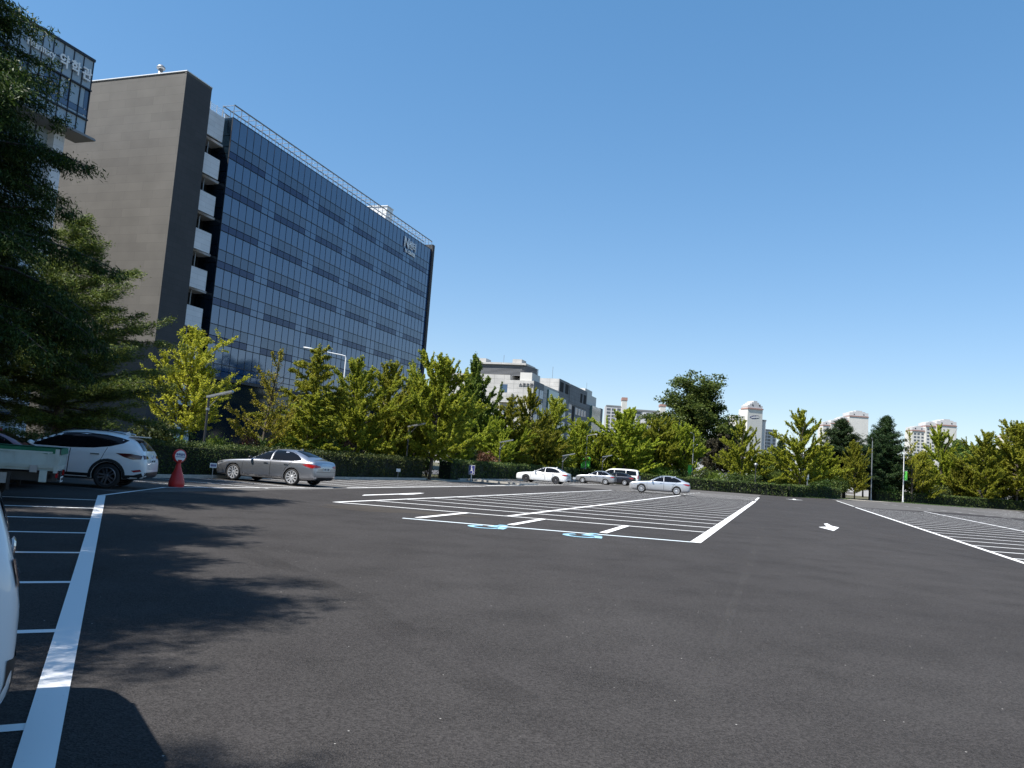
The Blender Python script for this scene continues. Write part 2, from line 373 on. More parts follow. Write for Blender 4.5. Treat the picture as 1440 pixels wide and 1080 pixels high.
# sandy dusty patch by the front bays and pale walk through the hedge gap
c = L(.5, -8.6); pts = []
for k in range(28):
    a = 2 * pi * k / 28; r = 1 + .25 * sin(3 * a + 1) + .12 * sin(7 * a)
    pts.append(c + U * (sin(a) * .95 * r) + V * (cos(a) * 2.0 * r) + U * .2 * cos(a) * 3.0)
sheet('dusty_patch', [pts], M['dust'], .003)
sheet('paved_walk', [[L(30.8, -23.6), L(36.2, -23.6), L(37.5, -19.8), L(30.2, -19.8)]], M['walk'], -.003)
sheet('footpath', [[L(104.5, 9.5), L(112, 15.5), L(106, 17), L(101, 11)]], M['walk'], -.003)

def stripes(name, segs, m, z=.004):
    b = MB()
    for (p, q, wd) in segs:
        p = Vector(p); q = Vector(q); d = (q - p).normalized(); n = Vector((-d.y, d.x, 0)) * wd / 2
        k = max(1, int((q - p).length / 3))
        for i in range(k):
            a = p + (q - p) * (i / k); c = p + (q - p) * ((i + 1) / k)
            b.face([(x.x, x.y, z) for x in (a - n, c - n, c + n, a + n)])
    o = b.build(name, m); tag(o, kind='structure'); return o
SL = .235
# central block: long lines then bay lines
segs = []
stripes('bay_edge_line', [(L(-.05, 0), L(46.5, 0), .26)], M['white'], .008)
stripes('bay_edge_line', [(L(49.5, -.02), L(63, -.1), .2)], M['whiteworn'], .008)
stripes('front_bay_line', [(L(-1.62, -7.15), L(.05, .1), .17)], M['white_b'])
row1 = lambda v: 4.15 + SL * v
stripes('bay_centre_line', [(L(row1(-5.8), -5.8), L(47, -5.75), .17)], M['white'], .008)
stripes('bay_side_line', [(L(row1(-11) - .1, -11.0), L(44.5, -11.1), .16)], M['white'], .008)
for k in range(19):
    u = 4.15 + 2.42 * k
    if u + SL * -11 > 44: break
    segs.append((L(u + SL * -10.95, -10.95), L(u + SL * -.1, -.1), .155))
stripes('parking_bay_lines', segs, M['white'])
stripes('old_parking_bay_lines', [(L(4.15 + 2.42 * k + SL * -10.9, -10.9), L(4.15 + 2.42 * k + SL * -.2, -.2), .15) for k in range(18, 25)] + [(L(50 + 2.5 * k, -5.9), L(51.2 + 2.5 * k, -5.9), .15) for k in range(6)], M['whiteworn'])
stripes('front_bay_dividers', [(L(-1.15, -6.95), L(row1(-7.0), -7.0), .2), (L(-.42, -4.65), L(row1(-4.75), -4.75), .2), (L(.0, -2.3), L(row1(-2.35), -2.35), .2)], M['white'], .012)
# right-hand block
stripes('bay_edge_line', [(L(-3, 7.95), L(54.5, 8.02), .16)], M['white'], .008)
stripes('bay_edge_line', [(L(57, 8.1), L(82, 8.2), .16)], M['whiteworn'], .008)
stripes('bay_centre_line', [(L(-3, 14.2), L(60.5, 14.2), .16)], M['white'], .008)
stripes('parking_bay_lines', [(L(.4 + 2.5 * k, 8.0), L(.4 + 2.5 * k + .32 * 12.4, 20.4), .16) for k in range(22)], M['white'])
stripes('bay_side_line', [(L(62 + 2.6 * k, 21.4 - .33 * 2.6 * k * .95), L(63.3 + 2.6 * k, 21.4 - .33 * (2.6 * k + 1.3) * .95), .18) for k in range(10)], M['whiteworn'], .008)
stripes('bay_side_line', [(L(74 + 3.2 * k, 33 - .1 * k), L(75.6 + 3.2 * k, 33.0 - .1 * k), .2) for k in range(12)], M['whiteworn'], .008)
stripes('old_parking_bay_lines', [(L(64 + 2.6 * k, 23.0), L(66 + 2.6 * k, 29), .1) for k in range(0, 12)], M['whiteworn'])
# left-hand diagonal row
Ln, Lf = Vector((-2.12, 3.94, 0)), Vector((-10.24, 20.6, 0))
dl = (Lf - Ln).normalized(); pl = Vector((-sin(radians(61)), -cos(radians(61)), 0))
stripes('row_edge_line', [(Ln - dl * 3.2, Lf, .18)], M['white'], .008)
segs = []
for k in range(-2, 9):
    s0 = .62 + 2.33 * k
    p = Ln + dl * s0
    if k <= 7: segs.append((p, p + pl * 5.2, .115))
stripes('parking_bay_lines', segs, M['white'])
stripes('hedge_bay_line', [(Lf, L(.6, -16.7), .11), (L(.6, -16.7), L(9.2, -15.75), .12)], M['white'], .010)
stripes('hedge_bay_lines', [(L(10.5, -15.85), L(28, -16.0), .16)] + [(L(2.6 + 2.5 * k, -16.0), L(2.2 + 2.5 * k, -21.2), .11) for k in range(11)] + [(L(39 + 2.5 * k, -16.6), L(38.6 + 2.5 * k, -21.4), .11) for k in range(14)] + [(L(37.5, -16.4), L(74, -16.6), .14)], M['white'], .004)
stripes('hedge_bay_line', [(L(29, -16.3), L(37, -16.5), .3)], M['whiteworn'], .004)
# arrows
def arrow(name, u, v, ang, s, shaft=True):
    """ang: heading of the arrow measured from +u towards +v"""
    b = MB(); z = .004
    T = lambda a, c: L(u + (a * cos(ang) - c * sin(ang)) * s, v + (a * sin(ang) + c * cos(ang)) * s, z)
    b.face([T(1.2, 0), T(.1, .62), T(-.15, .62), T(.0, .1), T(.0, -.1), T(-.15, -.62), T(.1, -.62)])
    if shaft: b.face([T(.05, .11), T(-2.6, .11), T(-2.6, -.11), T(.05, -.11)])
    o = b.build(name, M['white']); tag(o, kind='structure'); return o
b = MB()   # broad bent arrow in the driving lane, pointing back at the viewer
pts = [(1163.5, 736.2), (1169.5, 739.6), (1180, 741.9), (1172.5, 746.6), (1151, 741.2), (1163, 740.8), (1158.5, 736.6)]
b.face([(G(*p).x, G(*p).y, .004) for p in pts]); tag(b.build('painted_arrow', M['white']), kind='structure')
arrow('painted_arrow', 68, 3.3, pi, 1.3)
b = MB()
for pts in ([(509, 697.0), (512, 695.9), (560, 694.4), (575, 693.6), (590, 693.2), (597, 693.6), (582, 695.2), (571, 695.5), (560, 695.3)],):
    b.face([(G(*p).x, G(*p).y, .004) for p in pts])
tag(b.build('painted_arrow', M['white']), kind='structure')
# pale blue wheelchair marks in front of the two wide bays
def wheelchair(u, v, rot):
    b = MB(); z = .006
    def T(a, c): return L(u + a * cos(rot) - c * sin(rot), v + a * sin(rot) + c * cos(rot), z)
    def strip(pts, wd):
        for (p, q) in zip(pts[:-1], pts[1:]):
            d = hypot(q[0] - p[0], q[1] - p[1]); n = (-(q[1] - p[1]) / d * wd / 2, (q[0] - p[0]) / d * wd / 2)
            b.face([T(p[0] + n[0], p[1] + n[1]), T(q[0] + n[0], q[1] + n[1]), T(q[0] - n[0], q[1] - n[1]), T(p[0] - n[0], p[1] - n[1])])
    arc = [(-.28 + .36 * cos(t), .0 + .36 * sin(t)) for t in [radians(95 + 14 * k) for k in range(17)]]
    for k in range(16):
        t0, t1 = radians(95 + 14 * k), radians(95 + 14 * (k + 1))
        b.face([T(-.28 + r_ * cos(t), r_ * sin(t)) for r_, t in ((.285, t0), (.435, t0), (.435, t1), (.285, t1))])
    z = .0075
    b.face([T(.48, -.10), T(.48, .06), T(.09, .09), T(-.10, .09), T(-.10, -.06)])
    b.face([T(-.10, .095), T(.09, .095), T(.07, .42), T(-.09, .27)]); b.face([T(-.09, .275), T(.068, .425), T(-.40, .58), T(-.45, .43)])
    b.face([T(.17, .10), T(.27, .10), T(.25, .36), T(.15, .36)])
    b.face([T(.68 + .13 * cos(2 * pi * k / 12), -.03 + .13 * sin(2 * pi * k / 12)) for k in range(12)])
    tag(b.build('wheelchair_mark', M['blue']), kind='structure')
wheelchair(-1.42, -4.82, radians(10)); wheelchair(-1.15, -2.5, radians(8))
# kerbs along the hedge beds
def kerb(p, q, h=.13, wd=.18, name='kerb'):
    p = Vector(p); q = Vector(q); d = q - p; ln = d.length
    T = Matrix.Translation(p) @ Matrix.Rotation(atan2(d.y, d.x), 4, 'Z')
    b = MB(); b.box(0, ln, -wd / 2, wd / 2, -.05, h, T=T); tag(b.build(name, M['kerb']), kind='structure')
kerb(L(-8, -21.35), L(30.4, -21.35)); kerb(L(36.6, -21.35), L(78, -21.6))
kerb(L(38.0, -16.9), L(38.2, -21.2)); kerb(L(37.6, -16.9), L(42.5, -16.9), .12, .2)

# tyre tracks swung across the lot and the pale joint between two paving passes
def track(name, pts, wd, m, z=.0025):
    b = MB(); P = []
    n = 40
    for k in range(n + 1):
        t = k / n * (len(pts) - 1); i = min(int(t), len(pts) - 2); f = t - i
        p0, p1, p2, p3 = (Vector(pts[max(0, min(len(pts) - 1, i + d))]) for d in (-1, 0, 1, 2))
        P.append(.5 * ((2 * p1) + (p2 - p0) * f + (2 * p0 - 5 * p1 + 4 * p2 - p3) * f * f + (3 * p1 - p0 - 3 * p2 + p3) * f ** 3))
    for k in range(n):
        d = (P[k + 1] - P[k]).normalized(); q = Vector((-d.y, d.x, 0)) * wd / 2
        d2 = (P[min(k + 2, n)] - P[k + 1]); d2 = d2.normalized() if d2.length > 1e-6 else d; q2 = Vector((-d2.y, d2.x, 0)) * wd / 2
        b.face([(v.x, v.y, z) for v in (P[k] - q, P[k + 1] - q2, P[k + 1] + q2, P[k] + q)])
    tag(b.build(name, m), kind='structure')
def gp(*ps): return [tuple(G(*p)) for p in ps]
track('tyre_marks', gp((330, 770), (470, 830), (560, 890), (680, 960), (860, 1060)), .42, M['tyre'])
track('paving_joint', gp((1075, 735), (1055, 790), (1035, 840), (1010, 910), (985, 980)), .12, M['seam'], .0015)
# ================================================================== BUILDINGS
ROTB = pi / 2 - AZ     # building axes: +x away along the street, +y into the block
AB = Vector((-32.548, 84.0, 0))
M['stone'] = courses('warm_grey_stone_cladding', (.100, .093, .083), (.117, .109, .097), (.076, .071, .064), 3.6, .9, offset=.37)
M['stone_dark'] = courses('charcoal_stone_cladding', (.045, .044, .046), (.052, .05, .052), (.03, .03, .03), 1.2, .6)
M['panel'] = courses('pale_metal_panels', (.60, .61, .63), (.64, .65, .67), (.4, .4, .41), 2.4, .55)
def glaz(name, col, rough=.05, ior=1.9):
    return mat(name, col, rough, ior=ior)
M['cw_a'] = glaz('blue_curtain_glass', (.009, .050, .145), ior=2.15)
M['cw_b'] = glaz('blue_curtain_glass_two', (.013, .058, .155), ior=2.1)
M['cw_w'] = glaz('slate_window_glass', (.024, .052, .115), ior=1.9)
M['cw_s'] = glaz('violet_spandrel_glass', (.014, .030, .098), .12, 1.5)
M['cw_t'] = glaz('teal_lobby_glass', (.15, .225, .21), .08, 1.5)
M['cw_d'] = glaz('dark_blue_glass', (.006, .014, .024), .06, 1.5)  # darker blue glass for the end return, the core and some lobby panes
M['pale_glass'] = glaz('pale_blue_glass_panel', (.30, .37, .43), .12, 1.5)
M['pale_glass2'] = glaz('slate_blue_glass_panel', (.055, .085, .15), .08, 1.8)
M['teal_glass'] = glaz('teal_glass', (.05, .12, .12), .06, 1.8)
M['pale_teal'] = glaz('pale_teal_glass', (.13, .20, .18), .08, 1.6)
M['mullion'] = mat('dark_mullions', (.008, .012, .022), .5)
M['dark_in'] = mat('dark_interior', (.006, .006, .007), .9)
M['lett'] = mat('white_sign_letters', (.80, .80, .80), .4)
M['lettd'] = mat('dark_sign_letters', (.06, .06, .065), .5)
M['roofm'] = mat('roof_membrane', (.25, .25, .25), .9)
M['tile_w'] = courses('white_wall_tiles', (.44, .43, .41), (.46, .45, .43), (.27, .265, .255), 3.2, 1.35, mortar=.06, offset=.0)
M['tile_g'] = courses('grey_wall_cladding', (.15, .155, .165), (.17, .175, .185), (.09, .09, .10), 3.6, 1.3, mortar=.05)
M['louvre'] = mat('grey_louvres', (.20, .205, .215), .6, .2)
M['apt'] = mat('pale_apartment_render', (.56, .55, .515), .85, var=.05, scale=.2)
M['apt2'] = mat('cool_apartment_render', (.50, .495, .495), .85, var=.05, scale=.2)
M['apt_win'] = mat('apartment_windows', (.075, .085, .10), .2, ior=1.6)
M['apt_roof'] = mat('reddish_roof_tiles', (.34, .20, .17), .8)
M['logo'] = mat('blue_logo_oval', (.02, .05, .34), .5)

def panel_quad(b, x0, x1, z0, z1, y, mi, tilt=.0022):
    """one glass pane in a front wall (y = const, facing -y) set at its own slight angle"""
    a = random.gauss(0, tilt) * (x1 - x0) / 2; c = random.gauss(0, tilt) * (z1 - z0) / 2
    b.face([(x0, y - a - c, z0), (x1, y + a - c, z0), (x1, y + a + c, z1), (x0, y - a + c, z1)], mi)

# ---------------- the N building: stone slab + blue curtain wall
nb = thing('glass_office_building', 'long glass fronted office block with blank grey stone end wall', 'building', AB, ROTB)
GL, TOP = 52.4, 36.85
b = MB()
b.box(.25, GL - .1, .35, 22, 0, TOP - .3); b.build('glass_box_core', M['cw_d'], nb)
b = MB(); b.box(-7.44, -3.7, 0, 22, 0, 38.15); b.box(-7.46, -3.68, -.02, .18, 38.15, 38.35)
b.build('stone_tower', [M['stone']], nb)
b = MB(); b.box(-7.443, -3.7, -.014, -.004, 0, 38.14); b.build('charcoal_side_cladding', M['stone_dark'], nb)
b = MB(); b.box(-7.5, -3.64, -.06, 22.04, 38.36, 38.45); b.build('roof_coping', M['whitesteel'], nb)
# recessed balcony bay between slab and glass
b = MB(); b.box(-3.7, .2, 2.6, 3.0, 0, 36); b.box(-3.7, .2, 3.0, 22, 0, 35.6); b.build('recess_back_wall', M['dark_in'], nb)
PZ = [(33.5, 36.2)] + [(29.35 - 4.05 * k, 31.5 - 4.05 * k) for k in range(8)]
for z0, z1 in PZ:
    b = MB(); b.box(-3.68, -1.15, .12, .3, z0, z1); b.box(-3.68, .1, .95, 2.6, z0, z0 + .25); b.build('balcony_panel', M['panel'], nb)
for k in range(8):
    b = MB(); b.tube([(-1.9, 1.3, 31.5 - 4.05 * k), (-1.9, 1.3, 33.4 - 4.05 * k)], .07, 6); b.build('balcony_post', M['steel'], nb)
b = MB()
for k in range(6): b.tube([(-3.6, 1.0, 36.35 + .22 * k), (-.3, 1.0, 36.35 + .22 * k)], .025, 5)
for k in range(4): b.tube([(-3.5 + k * 1.0, 1.0, 36.2), (-3.5 + k * 1.0, 1.0, 37.6)], .03, 5)
b.build('roof_railing', M['whitesteel'], nb)
# the end return of the glass box
b = MB(); ms = [M['cw_d'], M['cw_s'], M['mullion'], M['cw_t']]
zz = TOP
for k in range(9):
    for (dz, mi) in ((2.05, 0), (1.25, 0), (.75, 0)):
        z0 = max(0, zz - dz)
        for y0, y1 in ((.02, 1.6),): b.face([(0, y1, z0 + .03), (0, y0, z0 + .03), (0, y0, zz - .03), (0, y1, zz - .03)], mi)
        zz = z0
b.build('end_glazing', ms, nb)
# curtain wall storeys
NP = 41; pw = GL / NP
tops = [(TOP, 34.3, 33.05, 32.3)] + [(32.3 - 4.05 * k, 30.25 - 4.05 * k, 29.0 - 4.05 * k, 28.25 - 4.05 * k) for k in range(5)]
tops.append((12.05, 9.9, 9.2, 8.5))
for si, (za, zb, zc, zd) in enumerate(tops):
    b = MB(); last = si == len(tops) - 1
    for k in range(NP):
        x0, x1 = k * pw + .03, (k + 1) * pw - .03
        ing = (k % 7) < 5 and not last
        mi = 0 if random.random() < .6 else 1
        panel_quad(b, x0, x1, zb + .03, za - .03, 0, mi)
        if not ing:
            panel_quad(b, x0, x1, zc + .03, zb - .03, 0, mi); panel_quad(b, x0, x1, zd + .03, zc - .03, 0, mi)
    b.build('storey_glazing', [M['cw_a'], M['cw_b']], nb, fix=False)
    if last: continue
    for g in range(6):
        ks = [k for k in range(g * 7, g * 7 + 5) if k < NP]
        b = MB()
        for k in ks:
            paler = random.random() < .12  # a few panes at random get a paler glass
            panel_quad(b, k * pw + .05, (k + 1) * pw - .05, zc + .05, zb - .05, -.012, 2 if paler else 0)
        panel_quad(b, ks[0] * pw + .02, (ks[-1] + 1) * pw - .02, zd + .02, zc - .02, -.004, 1, .0005)
        b.build('window_strip', [M['cw_w'], M['cw_s'], M['pale_glass2']], nb, fix=False)
b = MB()
for k in range(NP + 1): b.box(k * pw - .02, k * pw + .02, -.03, .1, 8.5, TOP)
for (za, zb, zc, zd) in tops:
    for z in (za, zb, zd): b.box(-.03, GL + .03, -.045, .1, z - .035, z + .035)
b.build('mullion_grid', M['mullion'], nb)
# ground storeys
b = MB()
for k in range(0, NP, 1):
    if k == 17: b.build('lobby_glazing', [M['cw_t'], M['cw_d']], nb, fix=False); b = MB()
    if 17 <= k <= 20: continue
    for z0, z1 in ((0, 2.7), (2.7, 5.4), (5.4, 8.2)): panel_quad(b, k * pw + .03, (k + 1) * pw - .03, z0 + .04, z1 - .04, .5, random.choice((0, 0, 1)), .004)
b.build('lobby_glazing', [M['cw_t'], M['cw_d']], nb, fix=False)
b = MB()
for k in range(0, NP + 1): b.box(k * pw - .03, k * pw + .03, .42, .55, 0, 8.3)
for z in (2.7, 5.4): b.box(0, GL, .42, .55, z - .04, z + .04)
b.box(-.05, GL + .05, -.02, .6, 8.2, 8.5); b.build('lobby_mullions', M['mullion'], nb)
b = MB(); b.box(17 * pw, 21 * pw, -.02, .3, 0, 7.2); b.build('black_entrance_frame', M['dark_in'], nb)
b = MB(); b.box(20.4 * pw, 22.2 * pw, -.7, -.5, 3.6, 7.4); b.build('white_entrance_panel', M['whitesteel'], nb)
for k in (24, 30, 36):
    b = MB(); b.box(k * pw, k * pw + .9, -.4, .4, 0, 8.2); b.build('entrance_column', M['stone_dark'], nb)
# dark end fin at the far corner
b = MB(); b.box(GL + .05, GL + .75, -.25, 22, 0, TOP + .9); b.build('end_fin', M['stone_dark'], nb)
b = MB(); b.box(GL + .76, GL + .80, -.26, .6, 0, TOP + .92); b.build('fin_trim', M['whitesteel'], nb)
# open roof cage
b = MB(); z0, z1 = TOP + .05, 38.25
for y in (0.0, 1.5):
    b.tube([(0, y, z1), (GL, y, z1)], .07, 6)
    for k in range(NP + 1):
        b.tube([(k * pw, y, z0), (k * pw, y, z1)], .045, 5)
b.tube([(0, 1.5, z0 + .1), (GL, 1.5, z0 + .1)], .06, 5)
for k in range(NP + 1): b.tube([(k * pw, 0, z1 - .05), (k * pw, 1.5, z1 - .05)], .035, 4); b.tube([(k * pw, 1.5, z0 + .7), (min(GL, (k + 1) * pw), 1.5, z0 + .7)], .04, 4)
b.build('roof_cage', M['steel'], nb)
b = MB(); b.tube([(-.02, -.03, z1 + .02), (GL, -.03, z1 + .02)], .05, 5); b.build('cage_rail', M['mullion'], nb)
for k in range(NP):
    b = MB(); b.box(k * pw + .5, k * pw + 1.22, 1.56, 1.60, z0 + .05, z0 + .75); b.build('cage_bracket', M['whitesteel'], nb)
b = MB(); b.lathe([(.24, 38.0), (.24, 39.6), (.0, 39.6)], 16, c=(-6.2, 4.6, 0)); b.lathe([(.0, 39.62), (.42, 39.65), (.42, 39.85), (.2, 40.05), (0, 40.08)], 16, c=(-6.2, 4.6, 0))
b.build('flue', M['steel'], nb, smooth=True)
b = MB(); b.box(43.4, 45.4, 4.2, 8, TOP, 41.6); b.box(43.3, 45.5, 4.1, 8.1, 41.6, 41.75); b.build('stair_head', M['whitesteel'], nb)
# sign
def sgn(body, size, x, y, z, parent, name='sign_letters', bold=0, sx=1.0, m='lett'):
    return text(name, body, size, frame((x, y, z), (1, 0, 0), (0, 0, 1)), M[m], parent, .05, bold=bold, sx=sx)
sgn('N', 2.35, 42.0, -.14, 34.55, nb, bold=.035)
sgn('센터', 1.45, 43.75, -.14, 34.75, nb, bold=.03)
sgn('N', .8, 42.6, -.14, 33.75, nb, bold=.03); sgn('CENTER', .72, 43.6, -.14, 33.75, nb, bold=.035, sx=.95)

# ---------------- glass link between the two blocks
lk = thing('glass_link_block', 'narrow pale glass link squeezed between the signed block and the stone end wall', 'building', AB, ROTB)
b = MB(); b.box(-7.3, -3.4, 12.0, 20, 0, 37.6)
b2 = MB()
for r in range(17):
    for c in range(5):
        b2.face([(-7.32, 13.5 + 1.5 * c, 2.2 * r + .04), (-7.32, 12.04 + 1.5 * c, 2.2 * r + .04), (-7.32, 12.04 + 1.5 * c, 2.2 * r + 2.16), (-7.32, 13.5 + 1.5 * c, 2.2 * r + 2.16)], random.choice((0, 0, 1)))
b.build('frame', M['mullion'], lk); b2.build('glazing', [M['pale_glass'], M['pale_glass2']], lk, fix=False)

# ---------------- pharmacy block
ph = thing('signed_glass_block', 'pale glass block with white rooftop lettering half hidden by the dark conifer', 'building', AB, ROTB)
X1, X0, PT = -18.28, -52.0, 33.75
b = MB(); b.box(X0, X1 - .1, .3, 24, 26.9, PT - .1); b.box(X0, -19.7, 1.4, 24, 0, 26.9)
b.build('wall', M['pale_glass'], ph)
b = MB(); bL = MB(); n = 34; q = (X1 - X0) / n
for k in range(n):
    x0, x1 = X0 + k * q + .03, X0 + (k + 1) * q - .03
    panel_quad(b, x0, x1, 32.45, PT - .1, 0, 0, .004); panel_quad(b, x0, x1, 31.05, 32.35, 0, 0, .004)
    panel_quad(bL, x0, x1, 26.95, 28.3, 0, 0, .004); panel_quad(bL, x0, x1, 28.42, 28.65, 0, 0, .004)
b.build('sign_band_glazing', M['pale_glass'], ph, fix=False); bL.build('spandrel_glazing', M['pale_glass'], ph, fix=False)
for k in range(n):
    if k % 2: continue
    b = MB(); x0 = X0 + k * q
    panel_quad(b, x0 + .05, x0 + q * .95, 29.25, 30.95, .02, k // 2 % 3 == 0 and 1 or 0, .004); panel_quad(b, x0 + q + .05, x0 + q * 1.5, 29.25, 30.95, .02, 0, .004); panel_quad(b, x0 + q * 1.5 + .04, x0 + q * 2 - .05, 29.25, 30.95, .02, 1, .004)
    panel_quad(b, x0 + .02, x0 + 2 * q - .02, 28.7, 29.2, .0, 1, .001)
    b.build('window', [M['pale_glass'], M['pale_glass2']], ph, fix=False)
b = MB()
for k in range(n + 1): b.box(X0 + k * q - .035, X0 + k * q + .035, -.06, .25, 26.9, PT)
for z in (31.0, 28.36): b.box(X0, X1 + .06, -.16, .2, z - .06, z + .06)
b.box(X0, X1 + .1, -.12, .3, PT - .1, PT + .12); b.build('mullion_grid', M['mullion'], ph)
b = MB(); b.box(X0, X1 + .5, -.8, 1.5, 26.6, 26.75); b.box(X0, X1 + .45, -.75, 1.4, 26.75, 26.82); b.build('canopy', M['louvre'], ph)
for fl in range(7):
    zt = 26.4 - 3.75 * fl
    b = MB()
    for k in range(16):
        x0 = -19.9 - 1.9 * (k + 1)
        if x0 < X0: break
        panel_quad(b, x0 + .05, x0 + 1.85, zt - 1.15, zt - .05, 1.36, 0, .003); panel_quad(b, x0 + .05, x0 + 1.85, zt - 1.9, zt - 1.2, 1.36, 1, .003); panel_quad(b, x0 + .05, x0 + 1.85, zt - 3.0, zt - 1.95, 1.36, 0, .003)
    b.build('lower_window_band', [M['pale_glass'], M['pale_glass2']], ph, fix=False)
b = MB()
for k in range(17): b.box(-19.9 - 1.9 * k - .05, -19.9 - 1.9 * k + .05, 1.25, 1.38, 0, 26.5)
b.build('lower_mullions', M['mullion'], ph)
b = MB(); b.box(-20.6, -19.6, .6, 3, 0, 26.5); b.build('corner_pier', M['panel'], ph)
for k in range(4):
    b = MB(); b.box(-27.2 - 6 * k, -26.2 - 6 * k, -1.2, -.2, 0, 8); b.build('column', M['panel'], ph)
b = MB(); b.box(X0, -20.6, -.3, 1.2, 3.6, 8.0); b.build('lower_fascia', M['panel'], ph)
sgn('Pharmacy', .92, -24.75, -.2, 31.85, ph, bold=.012, sx=.72)
sgn('약', 1.18, -21.75, -.2, 31.75, ph, bold=.03, sx=.9); sgn('학', 1.18, -20.6, -.2, 31.75, ph, bold=.03, sx=.9); sgn('관', 1.18, -19.45, -.2, 31.75, ph, bold=.03, sx=.9)

# ---------------- mid-distance white and grey academic block
cb = thing('white_tiled_block', 'distant white tiled block with grey side wall and rooftop louvres beyond the ginkgos', 'building', (6.589, 240, 0), ROTB)
def wl(name, m, *boxes, parent=cb):
    b = MB()
    for x in boxes: b.box(*x)
    return b.build(name, m, parent)
wl('white_front', M['tile_w'], (0, 28.5, .08, 7.7, 0, 26.8), (0, 28.5, 7.7, 34, 0, 28.4))
wl('grey_side', M['tile_g'], (.3, 10.9, -.06, .08, 0, 26.9), (.02, .3, -.06, .08, 0, 26.9), (28.6, 75, -.06, .1, 0, 26.3), (27.3, 28.6, -.06, .1, 0, 25))
wl('rear_block', M['tile_w'], (28.6, 68.4, .1, 30, 0, 31.0))
wl('rear_block_side', M['tile_g'], (28.62, 42.0, -.05, .1, 26.3, 31.05), (42.3, 68.4, -.25, .1, 24.0, 30.9))
wl('recess', M['dark_in'], (10.9, 15.2, .3, .5, 0, 25.6)); wl('recess', M['dark_in'], (68.4, 75, .1, .3, 0, 26))
wl('teal_oriel', M['teal_glass'], (15.2, 27.3, -.5, .3, 8, 25.9)); wl('teal_oriel', M['pale_teal'], (75.8, 91, -.9, .3, 3, 26.3))
wl('end_block', M['tile_g'], (91, 95.5, -.8, 18, 0, 26.6), (75.2, 91, .3, 18, 0, 26))
b = MB(); arc = [(2, 4.8)] + [(2 + 9 * (1 - cos(t)), 4.8 - 2.6 * sin(t)) for t in [radians(15 * k) for k in range(1, 7)]] + [(11, 20), (2, 20)]
for k in range(9):
    z = 28.4 + .38 * k; b.prism([(x, y) for x, y in arc], z, z + .2)
b.build('louvred_penthouse', M['louvre'], cb)
wl('penthouse_core', M['dark_in'], (2.3, 10.8, 5.0, 20, 28.4, 31.5)); wl('penthouse_roof', M['tile_w'], (1.4, 11.3, 3.4, 20.4, 31.75, 32.3))
wl('roof_plant', M['tile_w'], (2.5, 7, 5.2, 8.2, 32.3, 33.6)); wl('roof_plant', M['tile_w'], (2.5, 7, 17, 20, 32.3, 33.6))
wl('white_roof_box', M['apt'], (.5, 9, .9, 4.7, 26.8, 29.3)); wl('white_roof_box', M['apt'], (69, 90, 1, 8, 26, 30.6), (72, 84, 1.5, 6, 30.6, 32.6))
b = MB()
for p in ((30, 3), (76, 2), (5, 12)):
    b = MB(); b.tube([(p[0], p[1], 30), (p[0], p[1], 35.2)], .06, 4); b.build('roof_mast', M['steel'], cb)
wl('front_ledge', M['tile_w'], (-1.6, 0, 6.2, 10.8, 19.8, 22.6)); wl('front_window', M['cw_w'], (-.05, .1, 8.4, 10.8, 22.9, 25.4))
def wins(name, xs, zs, wd, h, y=-.09, m='cw_w', frame_m='lett'):
    for x in xs:
        for z in zs:
            b = MB(); b.box(x, x + wd, y - .02, y + .05, z, z + h); o = b.build(name, M[m], cb)
            b = MB(); b.box(x - .1, x + .15, y - .06, y + .02, z - .1, z + h + .1); b.box(x + wd * .5 - .1, x + wd * .5 + .1, y - .06, y + .02, z, z + h); b.box(x, x + wd, y - .06, y - .03, z + h, z + h + .12); b.build('window_frame', M['lett'], o)
zs = [22.2 - 3.9 * k for k in range(5)]
wins('side_window', (1.6, 6.6), zs, 3.6, 2.4)
wins('side_window', (28.9, 34.5, 42.8), [z - .1 for z in zs], 3.8, 2.5, -.09)
wins('side_window', (52.5, 57, 61.5, 65.6), [z - 1.3 for z in zs[:5]], 3.0, 2.3, -.10)
wl('dark_vent', M['dark_in'], (29.6, 34, -.1, 0, 26.9, 30.2)); wl('dark_vent', M['dark_in'], (36.5, 40.8, -.1, 0, 26.9, 30.2)); wl('dark_vent', M['dark_in'], (58, 61, -.3, -.2, 25.8, 29.2)); wl('dark_vent', M['dark_in'], (63, 67, -.3, -.2, 25.8, 29.2))
wl('stair_slot', M['dark_in'], (47.6, 51, -.14, -.04, 0, 23.6))
text('sign_letters', '스포츠관', 1.25, frame((-.1, 4.75, 25.0), (0, -1, 0), (0, 0, 1)), M['lettd'], cb, .05, bold=.01)

# ---------------- apartment towers on the skyline
def gable(b, x0, x1, y0, y1, z0, z1, steps=4, mi=0):
    """stepped shallow gable facing -y"""
    for k in range(steps):
        t0 = k / steps * .5; b.box(x0 + (x1 - x0) * t0, x1 - (x1 - x0) * t0, y0 + .01 * k, y1 - .01 * k, z0 + (z1 - z0) * k / steps, z0 + (z1 - z0) * (k + 1) / steps, mi)
FLR = 2.9
def grid_windows(parent, cols, z0, n, y, wd, h, name='window', axis='y'):
    me = None
    for cx in cols:
        for k in range(n):
            if me is None:
                b = MB(); b.box(0, wd, -.05, .05, 0, h); me = b.mesh(name, M['apt_win'])
            o = link(name, me, parent); 
            if axis == 'y': o.location = (cx, y, z0 - k * FLR)
            else: o.location = (y, cx, z0 - k * FLR); o.rotation_euler = (0, 0, pi / 2)
def at(px, py, Y): return D(px, py, Y)
